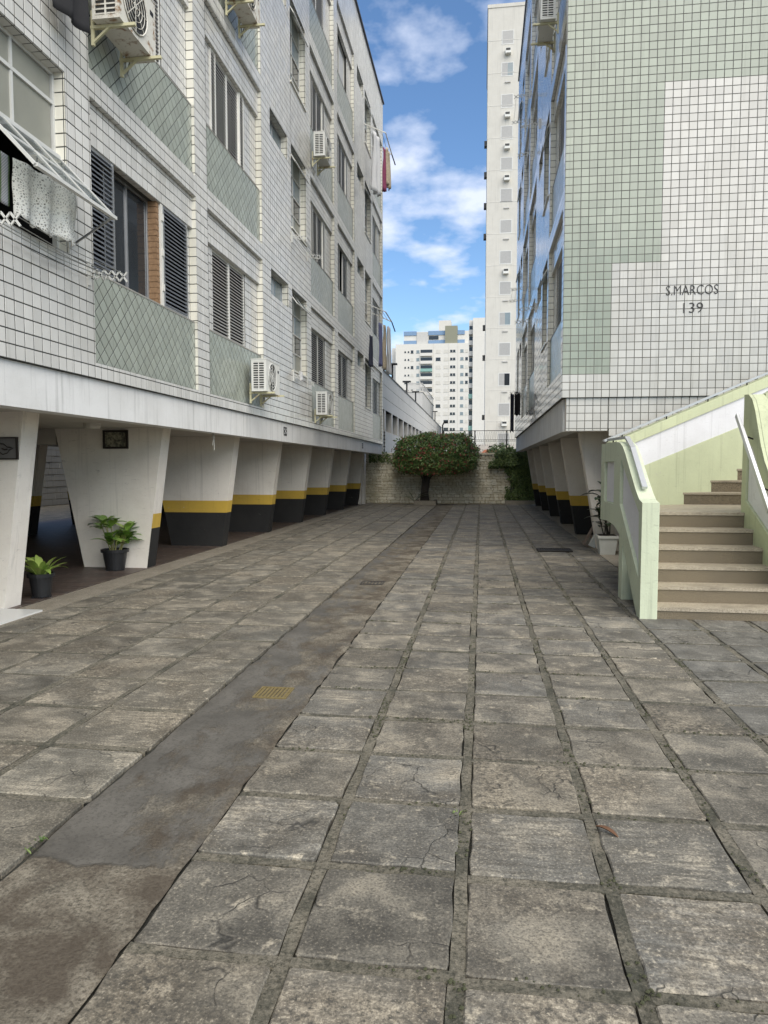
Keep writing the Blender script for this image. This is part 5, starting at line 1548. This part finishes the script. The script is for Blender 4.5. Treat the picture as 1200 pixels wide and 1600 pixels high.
G1 = 'laundry on the upper drying frame'; G2 = 'laundry on the lower drying frame'
cloth('white_sheet', 'white sheet hanging from the upper drying frame near the far corner', (-3.75, 24.6, 13.0), (-3.65, 25.3, 13.0), 2.0, M['cloth_white'], group=G1, amp=0.1, waves=2)
cloth('red_garment', 'red and purple garment on the upper drying frame', (-3.55, 25.7, 12.9), (-3.50, 25.95, 12.9), 1.5, M['cloth_red'], group=G1, amp=0.06, waves=2, taper=0.4)
cloth('sand_garment', 'sand coloured garment at the outer end of the upper drying frame', (-3.46, 25.95, 13.0), (-3.42, 26.6, 13.0), 1.3, M['cloth_sand'], group=G1, amp=0.08, waves=2)
cloth('white_sheet', 'white sheet at the outer end of the lower drying frame', (-3.45, 26.1, 6.7), (-3.40, 26.6, 6.7), 1.7, M['cloth_white'], group=G2, amp=0.08, waves=2, taper=-0.3)
cloth('blue_garment', 'blue garment between sheets on the lower drying frame', (-3.65, 25.4, 6.7), (-3.6, 25.8, 6.7), 1.5, M['cloth_blue'], group=G2, amp=0.05, waves=2)
cloth('pale_garment', 'pale sand garment beside the blue one on the lower drying frame', (-3.55, 25.8, 6.7), (-3.5, 26.1, 6.7), 1.6, M['cloth_sand'], group=G2, amp=0.05, waves=2)
cloth('grey_garment', 'grey garment nearest the wall on the lower drying frame', (-3.95, 25.0, 6.2), (-3.9, 25.4, 6.2), 1.1, M['cloth_navy'], group=G2, amp=0.04, waves=2)
for nm, y, z in (('lowest', 24.0, 3.95), ('second', 19.5, 5.6), ('third', 24.0, 7.2), ('fourth', 19.0, 9.9), ('topmost', 23.0, 12.6)):
    rack('thin wire rack sticking out of the right block facade, %s from the ground' % nm if nm != 'topmost' else 'thin wire rack sticking out of the right block facade, topmost of the five', y - 0.8, y + 0.8, z, 1.33, 0.45, sgn=-1, zig=4, lines=4)
cloth('dark_trousers', 'dark trousers hanging from the lowest rack of the right block', (0.92, 23.6, 3.95), (1.05, 24.0, 3.95), 1.25, M['cloth_navy'], amp=0.04, waves=1.5, out=(0, -1, 0))
cloth('black_shirt', 'black shirt hanging beside the dark trousers on the right block', (1.05, 23.6, 4.0), (1.25, 23.9, 4.0), 0.75, M['cloth_dark'], amp=0.04, waves=1.5, out=(0, -1, 0))
# ------------------------------------------------------------------ frames on the pillars
P = empty('framed_picture', (-5.5, 10.16, 1.85)); tag(P, 'small dark framed landscape drawing on the second white pillar', 'picture')
m = MB()
for (x0, x1, z0, z1) in ((-5.70, -5.30, 1.83, 1.86), (-5.70, -5.30, 2.08, 2.11), (-5.70, -5.67, 1.86, 2.08), (-5.33, -5.30, 1.86, 2.08)): m.box(x0, x1, 10.145, 10.178, z0, z1)
m.build('frame', M['frame_dark'], P)
k_ = NT('old_landscape_drawing'); c = k_.mix(k_.ramp(k_.noise(k_.pos(), 16, 5, 0.7), [(0.42, 0.0), (0.6, 1.0)]), (0.06, 0.06, 0.045), (0.30, 0.29, 0.21))
m = MB(); m.box(-5.67, -5.33, 10.160, 10.178, 1.86, 2.08); m.build('print', k_.done(c, 0.4), P)
Q = empty('wall_plaque', (-5.12, 6.97, 1.66)); tag(Q, 'grey plaque with a line emblem on the nearest white pillar', 'plaque')
m = MB(); m.box(-5.42, -4.89, 6.955, 6.978, 1.64, 1.86); m.build('plate', simple('grey_plaque', (0.13, 0.125, 0.12), 0.5), Q)
m = MB(); m.box(-5.42, -4.89, 6.948, 6.955, 1.855, 1.87); m.box(-5.42, -4.89, 6.948, 6.955, 1.63, 1.645); m.box(-4.89, -4.875, 6.948, 6.978, 1.63, 1.87); m.build('rim', M['frame_dark'], Q)
m = MB()
em = [(-0.11, 0.01), (-0.06, 0.055), (-0.01, 0.05), (0.03, 0.02), (0.06, 0.015), (0.10, 0.005), (0.06, -0.01), (0.03, -0.045), (-0.02, -0.06), (-0.07, -0.03), (-0.11, 0.01)]
m.tube([(-5.02 + x, 6.951, 1.745 + z) for x, z in em], 0.006, 5)
m.tube([(-5.05, 6.951, 1.75), (-5.02, 6.951, 1.735), (-4.985, 6.951, 1.742)], 0.008, 5); m.build('emblem', M['frame_dark'], Q)
m = MB(); m.lathe(-5.2, 9.0, [(0.01, 2.06), (0.09, 2.07), (0.11, 2.10), (0.11, 2.14)], 14)
tag(m.build('ceiling_lamp', M['tower_white']), 'small round ceiling lamp under the slab between the two nearest pillars', 'lamp')
m = MB()
for dx, l in ((0, 0.20), (0.05, 0.28)): m.tube([(-4.25, 10.9 + dx, 2.10), (-4.25, 10.92 + dx, 2.10 - l * .6), (-4.25, 10.9 + dx, 2.10 - l)], 0.006, 5)
tag(m.build('loose_cables', M['wire']), 'two loose cable ends dangling from the left beam', 'cable')
# ------------------------------------------------------------------ potted plants
def pot_round(parent, x, y, r, h, mat):
    m = MB(); m.lathe(x, y, [(r * 0.72, 0.02), (r * 0.95, h - 0.045), (r * 1.08, h - 0.045), (r * 1.10, h), (r * 0.98, h), (r * 0.94, h - 0.05), (0.001, h - 0.05)], 24); m.build('pot', mat, parent)
    m = MB(); m.lathe(x, y, [(r * 0.9, h - 0.055), (r * 0.88, h - 0.035), (0.001, h - 0.03)], 20); m.build('soil', M['soil'], parent)
    for a in range(6):
        m = MB(); m.box(x + r * .6 * math.cos(a * 1.047) - .025, x + r * .6 * math.cos(a * 1.047) + .025, y + r * .6 * math.sin(a * 1.047) - .025, y + r * .6 * math.sin(a * 1.047) + .025, 0.004, 0.03); m.build('pot_foot', mat, parent)
rp_ = random.Random(21)
A = empty('potted_plant', (-5.42, 9.92, 0.012)); tag(A, 'leafy green plant in a black plastic pot before the second pillar', 'potted plant')
pot_round(A, -5.42, 9.92, 0.185, 0.33, M['pot_black'])
for k in range(13):
    a = rp_.uniform(0, 6.28); r = rp_.uniform(0.01, 0.10); hh = rp_.uniform(0.16, 0.46); lean = 0.13
    b = Vector((-5.42 + r * math.cos(a), 9.92 + r * math.sin(a), 0.29)); t = b + Vector((math.cos(a) * lean * hh / .35, math.sin(a) * lean * hh / .35, hh))
    m = MB(); m.tube([b, b.lerp(t, .5) + Vector((0, 0, .01)), t], [0.009, 0.008, 0.005], 5); m.build('stem', M['stem'], A)
    for q in range(5):
        aa = a + rp_.uniform(-2.2, 2.2); m = MB()
        blade_leaf(m, t - Vector((0, 0, 0.02 * q)), (math.cos(aa), math.sin(aa), rp_.uniform(0.35, 1.2)), rp_.uniform(0.20, 0.30), rp_.uniform(0.10, 0.14), 3.2, rp_, 5)
        m.build('leaf', M['leaf_pale' if rp_.random() < 0.12 else 'leaf_pot'], A, smooth=True)
A = empty('potted_plant', (-5.16, 7.72, 0.012)); tag(A, 'low plant with arching pale green leaves in a black pot behind the nearest pillar', 'potted plant')
pot_round(A, -5.16, 7.72, 0.14, 0.30, M['pot_black'])
for k in range(24):
    a = rp_.uniform(0, 6.28); el = rp_.uniform(0.5, 2.0); m = MB()
    blade_leaf(m, (-5.16 + 0.05 * math.cos(a), 7.72 + 0.05 * math.sin(a), 0.27), (math.cos(a), math.sin(a), el), rp_.uniform(0.26, 0.40), rp_.uniform(0.06, 0.085), 3.2, rp_, 6)
    m.build('leaf', M['leaf_pale'], A, smooth=True)
A = empty('potted_plant', (2.22, 12.98, 0.004)); tag(A, 'dark broad leaved plant in a square white planter beside the stairs', 'potted plant')
m = MB(); c_ = (2.22, 12.98)
def sq(r, z): return [(c_[0] - r, c_[1] - r, z), (c_[0] + r, c_[1] - r, z), (c_[0] + r, c_[1] + r, z), (c_[0] - r, c_[1] + r, z)]
m.hexa(sq(0.125, 0.004), sq(0.16, 0.30)); m.hexa(sq(0.18, 0.30), sq(0.18, 0.345)); m.build('pot', M['pot_white'], A)
m = MB(); m.hexa(sq(0.15, 0.345), sq(0.15, 0.352)); m.build('soil', M['soil'], A)
for k in range(7):
    b = Vector((2.22 + rp_.uniform(-.06, .06), 12.98 + rp_.uniform(-.06, .06), 0.33)); t = b + Vector((rp_.uniform(-.18, .1), rp_.uniform(-.15, .05), rp_.uniform(0.35, 0.95)))
    m = MB(); m.tube([b, b.lerp(t, .5), t], [0.012, 0.010, 0.006], 5); m.build('stem', M['bark'], A)
    for q in range(5):
        a = rp_.uniform(0, 6.28); m = MB(); blade_leaf(m, b.lerp(t, 0.35 + 0.16 * q), (math.cos(a), math.sin(a), rp_.uniform(0.3, 1.1)), rp_.uniform(0.26, 0.42), rp_.uniform(0.13, 0.19), 3.0, rp_, 5); m.build('leaf', M['leaf_dark'], A, smooth=True)
# ------------------------------------------------------------------ drains and small things
def grate(label, x, y, wx, wy, bars, mat, rim=0.02, lengthwise=True, zt=-0.004):
    Gt = empty('drain_grate', (x, y, 0.0)); tag(Gt, label, 'drain grate', 'drain grates in the paving')
    m = MB(); m.box(x - wx / 2 - rim, x + wx / 2 + rim, y - wy / 2 - rim, y + wy / 2 + rim, -0.045, zt - 0.014); m.build('pit', M['black'], Gt)
    m = MB(); z = zt
    for (x0, x1, y0, y1) in ((-wx / 2 - rim, wx / 2 + rim, -wy / 2 - rim, -wy / 2), (-wx / 2 - rim, wx / 2 + rim, wy / 2, wy / 2 + rim), (-wx / 2 - rim, -wx / 2, -wy / 2, wy / 2), (wx / 2, wx / 2 + rim, -wy / 2, wy / 2)):
        m.box(x + x0, x + x1, y + y0, y + y1, -0.03, z)
    m.build('rim', M[mat], Gt)
    for k in range(bars):
        m = MB()
        if lengthwise:
            xx = x - wx / 2 + wx * (k + 0.5) / bars; m.box(xx - 0.008, xx + 0.008, y - wy / 2, y + wy / 2, -0.02, z - 0.003)
        else:
            yy = y - wy / 2 + wy * (k + 0.5) / bars; m.box(x - wx / 2, x + wx / 2, yy - 0.008, yy + 0.008, -0.02, z - 0.003)
        m.build('bar', M[mat], Gt)
    return Gt
grate('worn yellow drain grate in the near part of the channel', -1.41, 4.68, 0.21, 0.21, 8, 'grate_y', rim=0.012)
grate('dark iron drain grate further along the channel', -1.44, 9.4, 0.28, 0.26, 6, 'grate_d', rim=0.014)
grate('dark rectangular iron grate on the paving beside the right pillars', 1.36, 13.45, 0.58, 0.42, 14, 'grate_d', zt=0.026)
m = MB()
bx_ = Vector((1.98, 14.15, 0.0))
def tilt(mb, parts, base, ang):
    for (x0, x1, y0, y1, z0, z1) in parts:
        i = len(mb.v); mb.box(x0, x1, y0, y1, z0, z1)
        for j in range(i, len(mb.v)):
            x, y, z = mb.v[j]; mb.v[j] = (base.x + x * math.cos(ang) + z * math.sin(ang), base.y + y, base.z + -x * math.sin(ang) + z * math.cos(ang))
tilt(m, [(0, 0.03, 0, .18, 0, .40), (0.11, 0.14, 0, .18, 0, .40), (0.03, 0.11, 0, .18, 0, .03), (0.03, .11, 0, .18, .185, .215), (0.03, .11, 0, .18, .37, .40)], bx_ + Vector((0, 0, 0.05)), R(28))
tag(m.build('hollow_block', M['brick_red']), 'hollow brown building block leaning by the right pillars', 'block')
m = MB(); tilt(m, [(0, 0.11, 0, .16, 0, .40)], Vector((2.06, 13.9, 0.055)), R(26))
tag(m.build('white_block', M['pot_white']), 'white slab leaning against the brown hollow block', 'block')
m = MB()
blob = lambda u, v: (2.36 + 0.13 * math.sin(v * math.pi) * math.cos(u * 6.2832) * (1 + .25 * mnoise.noise((u * 4, v * 3, 1))), 14.2 + 0.13 * math.sin(v * math.pi) * math.sin(u * 6.2832), 0.11 - 0.11 * math.cos(v * math.pi) + .03 * mnoise.noise((u * 5, v * 5, 0)))
gridmesh(m, 16, 10, blob)
tag(m.build('plastic_bag', simple('grey_plastic', (0.22, 0.22, 0.22), 0.35), smooth=True), 'crumpled grey plastic bag behind the white planter', 'bag')
m = MB(); blade_leaf(m, (0.50, 3.05, 0.012), (0.75, -0.55, 0.12), 0.11, 0.024, 6.0, rp_, 6, curl=0.9)
tag(m.build('fallen_leaf', M['fallen'], smooth=True), 'curled brown dry leaf lying on a slab at lower right', 'leaf')
WD = empty('joint_weed', (-0.09, 3.10, 0.0)); tag(WD, 'tiny green weed growing in a paving joint near the centre', 'weed')
for k in range(10):
    a = rp_.uniform(0, 6.28); m = MB(); blade_leaf(m, (-0.09, 3.10, -0.01), (math.cos(a), math.sin(a), 0.8), 0.035, 0.009, 8, rp_, 3); m.build('leaf', M['leaf_ivy'], WD)
WD = empty('joint_weed', (-1.80, 2.6, 0.0)); tag(WD, 'tuft of moss and weed at the left edge of the channel', 'weed')
for k in range(16):
    a = rp_.uniform(0, 6.28); m = MB(); blade_leaf(m, (-1.80 + rp_.uniform(-.02, .02), 2.62 + rp_.uniform(-.07, .07), -0.01), (math.cos(a), math.sin(a), 0.7), 0.03, 0.010, 8, rp_, 3); m.build('leaf', M['leaf_ivy'], WD)
